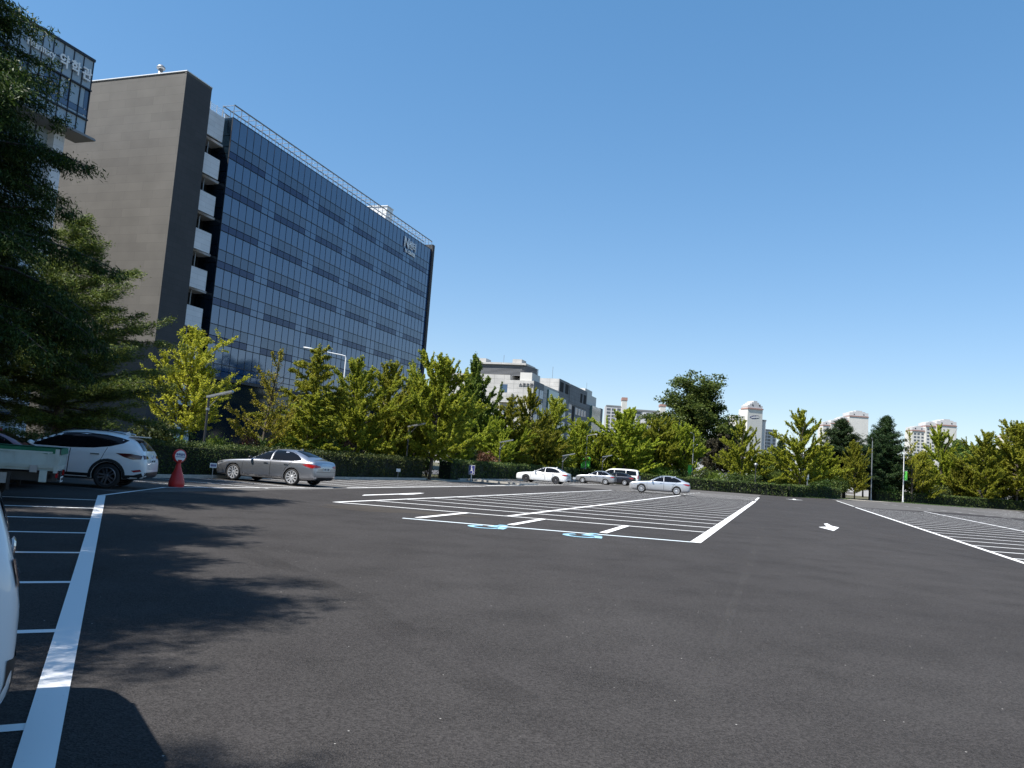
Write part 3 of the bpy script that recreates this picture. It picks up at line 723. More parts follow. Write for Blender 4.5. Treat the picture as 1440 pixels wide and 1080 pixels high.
# (a) slab block behind the round ginkgo
p = at(851, 571, 700); top = p.z
a1 = thing('apartment_block', 'pale apartment slab with two red capped stair towers left of the tall dark tree', 'apartment block', (p.x, 700, 0), radians(-4), 'apartment blocks on the skyline')
wl('wall', M['apt2'], (0, 14.5, 0, 12, 0, top), (18.8, 33, 1.5, 13, 0, top - 2.2), (33, 52, .8, 13, 0, top - 2.2), parent=a1)
wl('stair_tower', M['apt'], (14.5, 18.8, -2.2, 9, 0, top + 6), parent=a1); wl('stair_tower', M['apt'], (48, 52.6, -2, 9, 0, top + 3), parent=a1)
wl('roof', M['apt_roof'], (14.2, 19.1, -2.5, 9.3, top + 6, top + 8.6), parent=a1); wl('roof', M['apt_roof'], (47.6, 53, -2.3, 9.3, top + 3, top + 5), parent=a1)
wl('roof_slab', M['louvre'], (1, 14, -.3, 12, top, top + 1.1), parent=a1); wl('roof_slab', M['louvre'], (19, 47.5, .5, 12, top - 2.2, top - .9), parent=a1)
grid_windows(a1, (1.6, 6.0), top - 3.6, 14, -.02, 3.4, 2.0); grid_windows(a1, (10.8,), top - 3.6, 14, -.02, 3.0, 2.4)
grid_windows(a1, (19.6, 23.4), top - 5.4, 8, 1.48, 3.0, 2.0); grid_windows(a1, (28,), top - 5.4, 8, 1.48, 3.6, 2.4)
grid_windows(a1, (36.2, 40.2, 44), top - 5.4, 8, .78, 3.2, 2.0)
# (b) tower with the blue oval
p = at(1052, 570, 690); top = p.z
a2 = thing('apartment_block', 'cream apartment tower with a blue oval emblem on its blank gable wall', 'apartment block', (p.x, 690, 0), radians(12), 'apartment blocks on the skyline')
wl('wall', M['apt'], (0, 14.2, 0, 16, 0, top - 3.0), parent=a2); wl('side_wing', M['apt'], (-8, 0, 4, 20, 0, top - 9), parent=a2)
wl('stair_tower', M['apt2'], (14.9, 18.2, 1.0, 14, 0, top - 12.5), parent=a2); wl('stair_cap', M['louvre'], (14.7, 18.6, .7, 14, top - 12.5, top - 11.2), parent=a2)
wl('balcony_wing', M['apt2'], (18.2, 31, 4, 16, 0, top - 20), parent=a2); wl('wing_cap', M['louvre'], (18, 31.5, 3.6, 16, top - 20, top - 19), parent=a2)
b = MB(); gable(b, 0, 14.2, .3, 12, top - .8, top + 4.5); b.build('gable_top', M['apt2'], a2)
wl('eave', M['apt_roof'], (-.4, 14.6, -.6, 12, top - 3.0, top - 1.9), parent=a2); wl('gable_base', M['apt2'], (.2, 14, .3, 12, top - 1.9, top - .8), parent=a2)
wl('roof_vent', M['ink'], (4, 5.2, .1, .3, top + .2, top + 1.2), parent=a2); wl('roof_vent', M['ink'], (10.5, 11.7, .1, .3, top + .2, top + 1.2), parent=a2)
grid_windows(a2, (18.7, 22.2), top - 23.6, 12, 3.98, 2.7, 2.0); grid_windows(a2, (27.2,), top - 23.6, 12, 3.98, 2.6, 2.2)
b = MB(); b.prism([(7.1 + 5.0 * cos(t) * 1 , 0) for t in ()] or [(5.2 * cos(2 * pi * k / 28), 1.75 * sin(2 * pi * k / 28)) for k in range(28)], -.12, .0, T=frame((7.2, 0, top - 9.8), (1, 0, .12), (-.12, 0, 1)))
b.build('oval_emblem', M['logo'], a2)
text('emblem_letters', 'SAMSUNG', 1.5, frame((7.25, -.16, top - 10.35), (1, 0, .12), (-.12, 0, 1)), M['lett'], a2, .02, 'CENTER', bold=.05)
# (c) stepped gables behind the dark pine
def stepped(label, px, py, Y, rz, ws, dz, hs, wincols=None):
    p = at(px, py, Y); top = p.z
    a = thing('apartment_block', label, 'apartment block', (p.x, Y, 0), rz, 'apartment blocks on the skyline')
    x = 0
    for i, wd in enumerate(ws):
        t = top + dz[i]
        wl('wall', M['apt'], (x, x + wd, -1.4 * i, 14, 0, t - 3), parent=a)
        b = MB(); b.box(x + .1, x + wd - .1, -1.4 * i + .1, 13, t - 2.0, t); gable(b, x + .1, x + wd - .1, -1.4 * i + .1, 13, t, t + hs[i], 3); b.build('gable_top', M['apt2'], a)
        wl('eave', M['apt_roof'], (x - .1, x + wd + .3, -1.4 * i - .5, 13, t - 3, t - 2.2), parent=a)
        for f in ((.25, .75) if wd > 9 else (.45,)):
            wl('roof_vent', M['ink'], (x + wd * f - .5, x + wd * f + .5, -1.4 * i - .02, -1.4 * i + .2, t - 1.2, t - .2), parent=a)
        if wincols and wincols[i]: grid_windows(a, [x + c for c in wincols[i]], t - 6.2, 9, -1.4 * i - .03, 2.0, 1.6)
        x += wd
    return a
stepped('pale apartment block with four stepped gables showing above the dark pine crown', 1157.5, 594, 760, radians(-2), (7, 8, 8, 18), (0, 2.2, 5.2, 10.3), (1.2, 1.3, 1.8, 3.0), ((3.4,), (3.2,), (3, ), ()))
stepped('white apartment block with a wide gabled end wall behind the bare topped tree', 1283, 601, 700, radians(-2), (11, 9, 17), (0, 4.6, 6.2), (1.6, 1.6, 2.9), ((1.5, 4.5, 8), (1.2, 5.4), (1.5,)))
stepped('most distant apartment block glimpsed behind the tall spire ginkgo', 1412, 612, 900, 0, (16, 14), (0, 2.5), (2, 2), ((3, 9), (3, 8)))
# low pale building glimpsed under the trees at the far right
p = at(1375, 700, 175)
lo = thing('low_pale_building', 'low pale building glimpsed through trunks behind the right hand hedge', 'building', (p.x, 178, 0), radians(-8))
wl('wall', M['apt'], (0, 34, 0, 9, 0, 6.4), parent=lo); wl('roof', M['roofm'], (-.4, 34.4, -.5, 9.4, 6.4, 6.8), parent=lo)
for k in range(9):
    o = wl('window', M['apt_win'], (1.6 + 3.6 * k, 3.8 + 3.6 * k, -.06, .05, 1.2, 2.8), parent=lo); wl('window', M['apt_win'], (1.6 + 3.6 * k, 3.8 + 3.6 * k, -.06, .05, 4.2, 5.6), parent=lo)
p = at(1010, 640, 190)
lo2 = thing('low_grey_building', 'low grey building half screened by the plum tree', 'building', (p.x, 190, 0), radians(-12))
wl('wall', M['apt2'], (-6, 42, 0, 9, 0, 8.2), parent=lo2); wl('roof', M['roofm'], (-6.4, 42.4, -.5, 9.4, 8.2, 8.7), parent=lo2)
for k in range(10): wl('window', M['apt_win'], (-4.5 + 4.6 * k, -2 + 4.6 * k, -.06, .05, 4.8, 6.8), parent=lo2)
# white panelled barrier across the side road and dark fence by the pharmacy
wf = thing('panelled_barrier', 'white panelled barrier across the road seen through the hedge gap', 'barrier', L(46, -33.5), ROTB)
for k in range(6):
    b = MB(); b.box(-1.2 + 1.3 * k, -.05 + 1.3 * k, 0, .06, .25, 1.9)
    for j in range(7): b.box(-1.15 + 1.3 * k + .16 * j, -1.09 + 1.3 * k + .16 * j, -.03, 0, .3, 1.85)
    b.build('panel', M['whitesteel'], wf)
    b = MB(); b.box(-.05 + 1.3 * k, .08 + 1.3 * k, 0, .1, 0, 2.1); b.build('post', M['steel'], wf)
fc = thing('railing_fence', 'dark upright railing fence in shade behind the parked truck', 'fence', L(-22, -38), ROTB)
b = MB()
for k in range(200): b.tube([(-18 + .25 * k, 0, .1), (-18 + .25 * k, 0, 1.9)], .02, 4)
b.tube([(-18, 0, .3), (32, 0, .3)], .03, 5); b.tube([(-18, 0, 1.75), (32, 0, 1.75)], .03, 5); b.build('bars', M['darksteel'], fc)
for k in range(11):
    b = MB(); b.box(-18.06 + 5 * k, -17.94 + 5 * k, -.06, .06, 0, 2.05); b.build('post', M['darksteel'], fc)
# ================================================================== VEGETATION
def leaf_mesh(name, P, size, m, aspect=.7, up=.35, N=None, kite=True, orient=None, jit=.5):
    """a cloud of single leaves: P (n,3) centres"""
    P = np.asarray(P, float); n = len(P)
    nr = rng.normal(size=(n, 3)); nr[:, 2] += up * 2; nr /= np.linalg.norm(nr, axis=1)[:, None]
    if orient is None: t = rng.normal(size=(n, 3))
    else: t = orient + rng.normal(size=(n, 3)) * jit
    t -= (t * nr).sum(1)[:, None] * nr; t /= np.linalg.norm(t, axis=1)[:, None] + 1e-9
    s = np.cross(nr, t)
    sz = size * rng.uniform(.65, 1.35, n)[:, None]
    a = P - t * sz * .5; c = P + t * sz * .5
    mid = P + t * sz * (.12 if kite else 0)
    l = mid - s * sz * aspect * .5; r = mid + s * sz * aspect * .5
    fold = nr * sz * .08
    V4 = np.stack([a, l + fold, c, r + fold], 1).reshape(-1, 3)
    me = bpy.data.meshes.new(name)
    me.vertices.add(n * 4); me.vertices.foreach_set('co', V4.ravel().astype(np.float32))
    me.loops.add(n * 4); me.loops.foreach_set('vertex_index', np.arange(n * 4, dtype=np.int32))
    me.polygons.add(n); me.polygons.foreach_set('loop_start', np.arange(0, n * 4, 4, dtype=np.int32)); me.polygons.foreach_set('loop_total', np.full(n, 4, dtype=np.int32))
    me.materials.append(m); me.update(calc_edges=True); me.validate()
    return me
def curve_pts(p0, d, ln, n, bend=(0, 0, 0), wob=.06, r=random):
    pts = [Vector(p0)]; d = Vector(d).normalized()
    for k in range(n):
        d = (d + Vector(bend) / n + Vector((r.gauss(0, wob), r.gauss(0, wob), r.gauss(0, wob)))).normalized()
        pts.append(pts[-1] + d * (ln / n))
    return pts
def sample(pts, t):
    x = t * (len(pts) - 1); i = min(int(x), len(pts) - 2); return pts[i].lerp(pts[i + 1], x - i)

def ginkgo(seed, H=9.0, R=2.4, hb=1.6, nb=46, lpn=7, leaf=.12, top_spiky=.55, droop=0.0, sparse=0.0, m='ginkgo', bare_top=0.0, el0=24):
    """long straight shoots with leaves packed tight along them, so the outline stays spiky"""
    r = random.Random(seed); tr = MB(); P = []
    trunk = curve_pts((0, 0, 0), (r.gauss(0, .02), r.gauss(0, .02), 1), H * .97, 10, wob=.018, r=r)
    tr.tube(trunk, [max(.012, .016 * H * (1 - k / 10.5) ** .9) for k in range(11)], 8)
    def leaves(pts, st, c0, dn, n_):
        LN = sum((pts[k + 1] - pts[k]).length for k in range(len(pts) - 1)); n = max(3, int(LN / dn))
        for k in range(n):
            t = st + (1 - st) * (k + r.random()) / n
            if r.random() < sparse: continue
            q = sample(pts, min(1, t)); c = c0 * (1.15 - .55 * t)
            for _ in range(n_): P.append((q.x + r.gauss(0, c), q.y + r.gauss(0, c), q.z + r.gauss(-.02 - .12 * droop, c)))
    leaves(trunk, .55, .12, .10, lpn)
    ga = r.uniform(0, 6)
    for i in range(nb):
        f = max(0.0, (i + r.uniform(-.4, .4)) / nb)
        h = hb + (H * .92 - hb) * f; p0 = sample(trunk, min(.99, h / (H * .97)))
        ln = 1.5 * R * ((1 - f) ** .72 * (.6 + .4 * min(1, f * 4 + .35)) + .13) * r.uniform(.5, 1.2)
        if r.random() < .16: ln *= 1.35
        az = ga + i * 2.4 + r.gauss(0, .3); el = radians(r.uniform(el0 - 16, el0 + 14) + 26 * f * (.4 + top_spiky))
        d = Vector((cos(az) * cos(el), sin(az) * cos(el), sin(el)))
        br = curve_pts(p0, d, ln, 6, bend=(0, 0, .22 - droop * 2.2), wob=.05, r=r)
        tr.tube(br, [max(.006, .016 * ln * (1 - k / 6.8)) for k in range(7)], 5, cap=False)
        if r.random() < bare_top * f * 1.6: continue
        leaves(br, .16, .085, .075, lpn)
        for _ in range(int(2 + ln * 2.6)):
            t = r.uniform(.12, .85); q = sample(br, t)
            d2 = (d + Vector((r.gauss(0, .55), r.gauss(0, .55), r.gauss(.12, .35) - droop))).normalized()
            sb = curve_pts(q, d2, ln * r.uniform(.2, .5) * (1.15 - t * .6), 3, bend=(0, 0, .2 - droop * 2), wob=.05, r=r)
            tr.tube(sb, [.012, .009, .007, .004], 4, cap=False); leaves(sb, .08, .062, .085, lpn)
    return tr.mesh('trunk', M['bark'], True, fix=False), leaf_mesh('crown', P, leaf, M[m], .85, .5)

def broadleaf(seed, H=18, R=6.5, hb=3, n_limb=9, clumps=5, leaf=.34, per=170, m='broad', bark='bark'):
    r = random.Random(seed); tr = MB(); P = []
    trunk = curve_pts((0, 0, 0), (r.gauss(0, .03), 0, 1), H * .62, 8, wob=.03, r=r)
    tr.tube(trunk, [.022 * H * (1 - k / 11) for k in range(9)], 9)
    ends = []
    for i in range(n_limb):
        f = i / n_limb; p0 = sample(trunk, .24 + .74 * f); az = i * 2.4 + r.gauss(0, .3)
        el = radians(r.uniform(15, 40) + 35 * f); d = Vector((cos(az) * cos(el), sin(az) * cos(el), sin(el)))
        ln = R * (1.05 - .25 * f) * r.uniform(.75, 1.1)
        lb = curve_pts(p0, d, ln, 6, bend=(0, 0, .5), wob=.09, r=r)
        tr.tube(lb, [.010 * H * (1 - .12 * k) * (1 - .3 * f) for k in range(7)], 6, cap=False)
        for k in range(clumps):
            t = .35 + .65 * (k + 1) / clumps; q = sample(lb, t)
            d2 = Vector((r.gauss(0, 1), r.gauss(0, 1), r.gauss(.4, .6))).normalized()
            sb = curve_pts(q, d2, R * r.uniform(.16, .4), 3, wob=.1, r=r)
            tr.tube(sb, [.05, .035, .02, .01], 4, cap=False); ends += [sb[-1], sb[2], q]
    tp = trunk[-1]
    for k in range(6):
        sb = curve_pts(tp, (r.gauss(0, .5), r.gauss(0, .5), 1), H * r.uniform(.18, .36), 4, wob=.1, r=r)
        tr.tube(sb, [.08, .06, .04, .02, .01], 4, cap=False); ends += sb[1:]
    for e in ends:
        s = R * r.uniform(.09, .17); fl = r.uniform(.55, .9)
        for _ in range(int(per * r.uniform(.6, 1.3))):
            v = Vector((r.gauss(0, 1), r.gauss(0, 1), r.gauss(0, 1))); v.normalize(); rr = r.random() ** .45
            P.append((e.x + v.x * s * rr * 1.25, e.y + v.y * s * rr * 1.25, e.z + v.z * s * rr * fl))
    return tr.mesh('trunk', M[bark], True, fix=False), leaf_mesh('crown', P, leaf, M[m], .65, .4)

def conifer(seed, H=14, R=4.5, hb=1.5, whorl=34, per=4, droop=.5, leaf=.20, aspect=.2, lean=.15, m='redwood', nodes=.14, lpn=9, hang=.12, spread=.11, top=.25, side=1.0):
    r = random.Random(seed); tr = MB(); P = []; OR = []
    trunk = curve_pts((0, 0, 0), (0, 0, 1), H * .98, 10, wob=.012, r=r)
    tr.tube(trunk, [max(.015, .017 * H * (1 - k / 10.4)) for k in range(11)], 9)
    for i in range(whorl):
        f = (i + .5) / whorl; h = hb + (H * .97 - hb) * f
        for j in range(per):
            az = i * 1.1 + j * 2 * pi / per + r.gauss(0, .35)
            ln = R * ((1 - f) ** .8 * (1 - top) + top * (1 - f ** 4)) * r.uniform(.55, 1.2) * (1 if f > .12 else .6 + 3.2 * f)
            if ln < .15: continue
            el = lean + .5 * f + r.gauss(0, .12)
            d = Vector((cos(az) * cos(el), sin(az) * cos(el), sin(el)))
            br = curve_pts(sample(trunk, min(.995, (h + r.gauss(0, .12)) / (H * .98))), d, ln, 7, bend=(0, 0, -droop), wob=.05, r=r)
            tr.tube(br, [max(.005, .014 * ln * (1 - k / 8)) for k in range(8)], 4, cap=False)
            nt_ = max(3, int(ln / .28))
            for k in range(nt_):
                t = .12 + .88 * (k + r.random()) / nt_; q = sample(br, min(1, t))
                for sg in (-1, 1):
                    l2 = side * (.12 + .34 * ln * (1 - t) ** .7 * .6 + .18) * r.uniform(.6, 1.3)
                    lat = Vector((-d.y * sg, d.x * sg, r.gauss(-.1, .2) - droop * .4)) + d * r.uniform(.5, 1.1)
                    sb = curve_pts(q, lat, l2, 3, bend=(0, 0, -droop * .8), wob=.06, r=r)
                    for kk in range(max(2, int(l2 / nodes))):
                        qq = sample(sb, (kk + r.random()) / max(2, int(l2 / nodes)))
                        dd = sb[-1] - sb[0]
                        for _ in range(lpn):
                            P.append((qq.x + r.gauss(0, spread), qq.y + r.gauss(0, spread), qq.z + r.gauss(-hang * .5, spread * .8))); OR.append((dd.x, dd.y, dd.z - hang * 2))
    OR = np.array(OR); OR /= np.linalg.norm(OR, axis=1)[:, None] + 1e-9
    return tr.mesh('trunk', M['bark'], True, fix=False), leaf_mesh('crown', P, leaf, M[m], aspect, .3, orient=OR, jit=.45)

def make_tree(name, meshes, label, cat, loc, rz=0, sc=(1, 1, 1), group=None):
    t = thing(name, label, cat, loc, rz, group); t.scale = sc
    link('trunk', meshes[0], t); link('crown', meshes[1], t)
    return t
def px_tree(px, top, Y, H, bx=None):
    """ground position and scale for a tree whose tip is seen at (px, top) at depth Y"""
    p = D(px, top, Y)
    while Y < 105 and (Vector((p.x, p.y, 0)) - O).dot(V) > -24.2 and (Vector((p.x, p.y, 0)) - O).dot(U) < 80 and px != 618: Y += .5; p = D(px, top, Y)
    s = p.z / H * 1.04
    return Vector((p.x, p.y, 0)), s

GK = {
 'a': ginkgo(1, R=2.5, sparse=.12, lpn=6, m='ginkgo_y', nb=52, hb=2.0, leaf=.10),
 'b': ginkgo(2, R=2.1, sparse=.40, lpn=6, m='ginkgo_y', nb=34, hb=1.4, bare_top=.5, leaf=.11),
 'c': ginkgo(3, R=2.5, droop=.30, lpn=9, m='ginkgo', nb=66, hb=.9, top_spiky=.3),
 'd': ginkgo(4, R=2.9, lpn=8, m='ginkgo', nb=62, top_spiky=.6, el0=24, hb=.8),
 'e': ginkgo(5, R=2.8, lpn=9, m='ginkgo', nb=74, hb=1.2, top_spiky=.8, el0=22),
 'f': ginkgo(6, R=2.0, lpn=12, m='ginkgo_g', nb=76, hb=.8, top_spiky=1.0, el0=34),
 'g': ginkgo(7, R=3.2, lpn=9, m='ginkgo', nb=74, hb=.9, top_spiky=.3, leaf=.14, el0=20),
 'h': ginkgo(8, R=2.7, lpn=8, m='ginkgo', nb=58, hb=.9, top_spiky=.9, bare_top=.3, leaf=.14, el0=24),
}
gl = 'ginkgo trees around the car park'
def gk(kind, px, top, Y, label, wide=1.0, rz=None, kindname='ginkgo_tree'):
    loc, s = px_tree(px, top, Y, 9.0)
    return make_tree(kindname, GK[kind], label, 'ginkgo tree', loc, random.uniform(0, 6.28) if rz is None else rz, (s * wide, s * wide, s), gl)
gk('a', 272, 458, 40, 'airy yellow green ginkgo by the stone tower, nearest on the left side', 1.0)
gk('b', 383, 488, 43, 'sparse ginkgo with bare twiggy top directly behind the grey sedan', .95)
gk('c', 438, 553, 45, 'short drooping ginkgo arching beside the sparse bare topped one', 1.25)
gk('c', 458, 487, 49, 'dense olive ginkgo with hanging branches under the tall curved street light', .85)
gk('d', 512, 508, 53, 'ginkgo with long upswept shoots right of the curved street light pole', .9)
gk('d', 549, 513, 57, 'ginkgo with forked spiky tip in front of the blue glass corner', .85)
gk('e', 590, 530, 60, 'ginkgo in front of the dark far corner of the glass facade', .7)
gk('e', 618, 500, 57, 'tall spiky ginkgo standing at the hedge gap with a bare dark trunk', .85)
gk('f', 672, 500, 80, 'dark green columnar ginkgo against the louvred rooftop', .8)
gk('c', 725, 556, 72, 'bright yellow ginkgo below the white tiled front wall', .8)
gk('h', 748, 548, 74, 'ginkgo with crossing level shoots in front of the white block corner', .75)
gk('d', 782, 560, 80, 'ginkgo covering the lower windows of the grey side wall', .9)
gk('g', 818, 592, 88, 'low round ginkgo at the far end of the grey side wall', .8)
gk('g', 880, 577, 104, 'broad round yellow green ginkgo in front of the red capped apartment slab', 1.05)
gk('g', 925, 590, 108, 'ginkgo between the round one and the tall dark tree', .85)
gk('e', 962, 596, 110, 'upright ginkgo before the trunk of the tall dark tree', .9)
gk('h', 1047, 592, 110, 'thin topped ginkgo before the tower with the oval emblem', .85)
gk('h', 1131, 578, 106, 'ginkgo with bare antler like top shoots, alone mid way along the far hedge', .95)
gk('d', 1204, 622, 118, 'ginkgo overlapping the front of the dark pine pair', .75)
gk('b', 1284, 603, 126, 'nearly leafless ginkgo beside the lamp post with green banner', .8)
gk('g', 1296, 637, 128, 'low spreading ginkgo just right of the bannered lamp post', .8)
gk('h', 1328, 600, 138, 'bare branched ginkgo in front of the gabled end wall', .8)
gk('d', 1383, 608, 132, 'spire shaped ginkgo at the right standing clear of its neighbours', .85)
gk('e', 1430, 594, 134, 'tall ginkgo cut by the right edge of the picture', .95)
gk('g', 1352, 650, 134, 'low bushy ginkgo between the bare branched one and the spire', .8)
gk('e', 1462, 610, 136, 'ginkgo just beyond the right edge of the picture', .9)
gk('g', 700, 590, 78, 'deep green low ginkgo behind the blue notice', .8)

gk('c', 418, 566, 52, 'low ginkgo filling behind the drooping one', 1.2)
gk('g', 485, 560, 58, 'broad low ginkgo half hidden under the curved street light', .9)
gk('d', 566, 560, 64, 'low ginkgo behind the forked spiky one', 1.0)
gk('e', 640, 556, 66, 'mid height ginkgo between the tall spiky one and the columnar one', 1.0)
gk('g', 700, 575, 82, 'broad ginkgo left of the bright yellow one', .9)
gk('g', 760, 590, 86, 'broad low ginkgo behind the white sedan', 1.0)
gk('e', 845, 610, 100, 'low ginkgo behind the farthest slanted light', 1.0)
gk('g', 905, 600, 112, 'broad ginkgo behind the white van', 1.0)
gk('g', 940, 600, 114, 'broad ginkgo left of the trunk of the tallest tree', 1.0)
gk('g', 1068, 640, 118, 'low ginkgo behind the black lamp post', 1.0)
gk('g', 1160, 630, 120, 'low ginkgo under the flat topped pine', 1.0)
gk('e', 1258, 640, 132, 'low ginkgo left of the bannered lamp post', 1.0)
gk('g', 1405, 632, 140, 'broad ginkgo between the spire and the right edge', 1.0)

# tall broadleaf tree, plum tree, pines
OAK = broadleaf(21, 19.5, 7.2, 3, 18, 7, .34, 95)
loc, s = px_tree(978, 517, 128, 19.5)
make_tree('broadleaf_tree', OAK, 'tallest dark green broadleaf tree rising above the ginkgos beyond the silver sedan', 'tree', loc, .6, (s * 1.2, s * 1.2, s))
PLUM = broadleaf(22, 9, 3.4, 1.2, 10, 5, .22, 150, 'purple')
loc, s = px_tree(1012, 600, 118, 9)
make_tree('plum_tree', PLUM, 'dark plum coloured tree at the foot of the tall broadleaf tree', 'tree', loc, 0, (s * .7, s * .7, s * .92))
loc, s = px_tree(1030, 588, 126, 9)
make_tree('plum_tree', broadleaf(23, 9, 3.0, 1.2, 9, 5, .24, 130, 'broad'), 'dark green tree filling between the tallest tree and the emblem tower', 'tree', loc, 0, (s * .85, s * .85, s))
PINE = conifer(31, 12, 3.8, 1.8, 26, 6, .1, .30, .2, .14, 'pine', .24, 12, .02, .15, .4)
gp = 'dark pines beyond the far hedge'
for px, top, Y, wd, lb in ((1190, 592, 124, 1.35, 'broad flat topped pine under the four stepped gables'), (1246, 588, 128, 1.05, 'dark conical pine left of the bannered lamp post'), (1100, 620, 128, .9, 'short dark pine behind the antler topped ginkgo'), (1225, 612, 126, .8, 'pine squeezed between the flat topped and the conical pine'), (1002, 640, 124, .9, 'low dark pine in the shade of the tallest tree'), (665, 560, 84, .7, 'dark pine behind the columnar ginkgo'), (585, 560, 75, .7, 'dark pine in shade behind the tall spiky ginkgo'), (812, 600, 110, .6, 'flat layered pine below the pale teal end glazing')):
    loc, s = px_tree(px, top, Y, 12)
    make_tree('pine_tree', PINE, lb, 'pine tree', loc, random.uniform(0, 6), (s * wd, s * wd, s), gp)
# distant wooded line beyond the right-hand hedge
FARM = broadleaf(41, 11, 4.2, 2, 9, 4, .40, 70)
lbs = ['rounded far tree left of the gabled end wall', 'far tree under the gabled end wall', 'dark far tree right of the gabled end wall', 'far tree with a thin spire tip on the skyline', 'far tree left of the spire ginkgo', 'far tree right of the spire ginkgo', 'far tree behind the tree at the right edge', 'far tree low behind the lamp banner', 'far tree low between the two far pines', 'far tree low behind the emblem tower foot', 'far dark tree just outside the right edge', 'far tree behind the broad ginkgo', 'far tree behind the hedge end', 'far tree behind the dark van', 'far low tree beyond the silver sedan']
for k, (px, top, Y) in enumerate(((1300, 632, 168), (1342, 628, 172), (1362, 622, 180), (1350, 612, 186), (1372, 618, 176), (1402, 620, 182), (1440, 615, 178), (1270, 640, 165), (1160, 640, 160), (1085, 632, 165), (1475, 612, 178), (905, 600, 150), (1215, 640, 160), (855, 625, 140), (940, 615, 150))):
    loc, s = px_tree(px, top, Y, 11)
    make_tree('far_tree', FARM, lbs[k], 'tree', loc, random.uniform(0, 6), (s, s, s), 'trees on the far side of the road')

# dark conifers along the left-hand row
RW = conifer(51, 13, 5.4, 3.4, 42, 6, .5, .12, .24, .02, 'redwood', .12, 19, .18, .10, .22)
FIR = conifer(52, 10, 4.0, 1.6, 28, 5, .02, .12, .22, .16, 'fir', .11, 14, .03, .08, .2)
gc_ = 'conifers behind the diagonal row'
make_tree('dawn_redwood', RW, 'huge dark feathery conifer filling the upper left edge of the picture', 'conifer', (-14.9, 18.6, 0), .4, (1.0, 1.0, 1.1), gc_)
p = D(140, 312, 29)
make_tree('fir_tree', FIR, 'layered fir with sunlit tips and level branches behind the white suv', 'conifer', (-16.6, 29.5, 0), 1.0, (1.18, 1.18, .98), gc_)
make_tree('fir_tree', FIR, 'darker fir behind, its trunk hidden by the layered fir', 'conifer', (-20.5, 27.5, 0), 2.6, (1.2, 1.2, .95), gc_)
make_tree('dawn_redwood', RW, 'dark feathery conifer standing just outside the left edge', 'conifer', (-13.4, 9.4, 0), 2.2, (1.15, 1.15, 1.12), gc_)
make_tree('dawn_redwood', RW, 'dark feathery conifer left of the viewer', 'conifer', (-11.4, 4.2, 0), 4.1, (1.12, 1.12, 1.15), gc_)
make_tree('dawn_redwood', RW, 'dark feathery conifer behind the viewer', 'conifer', (-9.9, -1.6, 0), 5.3, (1.0, 1.0, 1.25), gc_)
make_tree('dawn_redwood', RW, 'dark feathery conifer two stems behind the viewer', 'conifer', (-9.3, -4.2, 0), 3.3, (.9, .9, 1.3), gc_)
make_tree('dawn_redwood', RW, 'dark feathery conifer in a second row behind the truck cab', 'conifer', (-18.8, 13.2, 0), 1.3, (1.0, 1.0, 1.3), gc_)
make_tree('dawn_redwood', RW, 'dark feathery conifer in a second row behind the white suv bonnet', 'conifer', (-20.2, 20.8, 0), .3, (1.1, 1.1, 1.5), gc_)

# ---------------- shrubs
def shrub(seed, m, n=2600, leaf=.085, lob=9):
    r = random.Random(seed); P = []; tw = MB(); C = []
    for k in range(lob):
        a = r.uniform(0, 6.28); d = r.random() ** .5 * .55
        C.append((cos(a) * d, sin(a) * d, r.uniform(.35, .8), r.uniform(.26, .45)))
        tw.tube([(0, 0, 0), (cos(a) * d * .5, sin(a) * d * .5, C[-1][2] * .5), C[-1][:3]], [.03, .02, .008], 4)
    for k in range(n):
        c = C[k % lob]; v = Vector((r.gauss(0, 1), r.gauss(0, 1), r.gauss(0, 1))).normalized(); rr = c[3] * r.uniform(.45, 1.08)
        P.append((c[0] + v.x * rr, c[1] + v.y * rr, max(.05, c[2] + v.z * rr)))
    return tw.mesh('stems', M['bark']), leaf_mesh('leaves', P, leaf, M[m], .6, .3)
SH = {'g': shrub(61, 'shrub'), 'r': shrub(62, 'redshrub'), 'h': shrub(63, 'hedge'), 'y': shrub(64, 'ginkgo_g')}
def put_shrub(kind, px, top, Y, wd, label):
    p = D(px, top, Y)
    while Y < 108 and (Vector((p.x, p.y, 0)) - O).dot(V) > -23.6 - .5 * wd and (Vector((p.x, p.y, 0)) - O).dot(U) < 80: Y += .5; p = D(px, top, Y)
    t = thing('shrub', label, 'shrub', (p.x, p.y, 0), random.uniform(0, 6), 'shrubs behind the hedges')
    s = p.z / 1.15; t.scale = (wd, wd, s)
    link('stems', SH[kind][0], t); link('leaves', SH[kind][1], t)
nm = {'g': 'green', 'r': 'reddish brown', 'h': 'dark green', 'y': 'light green'}
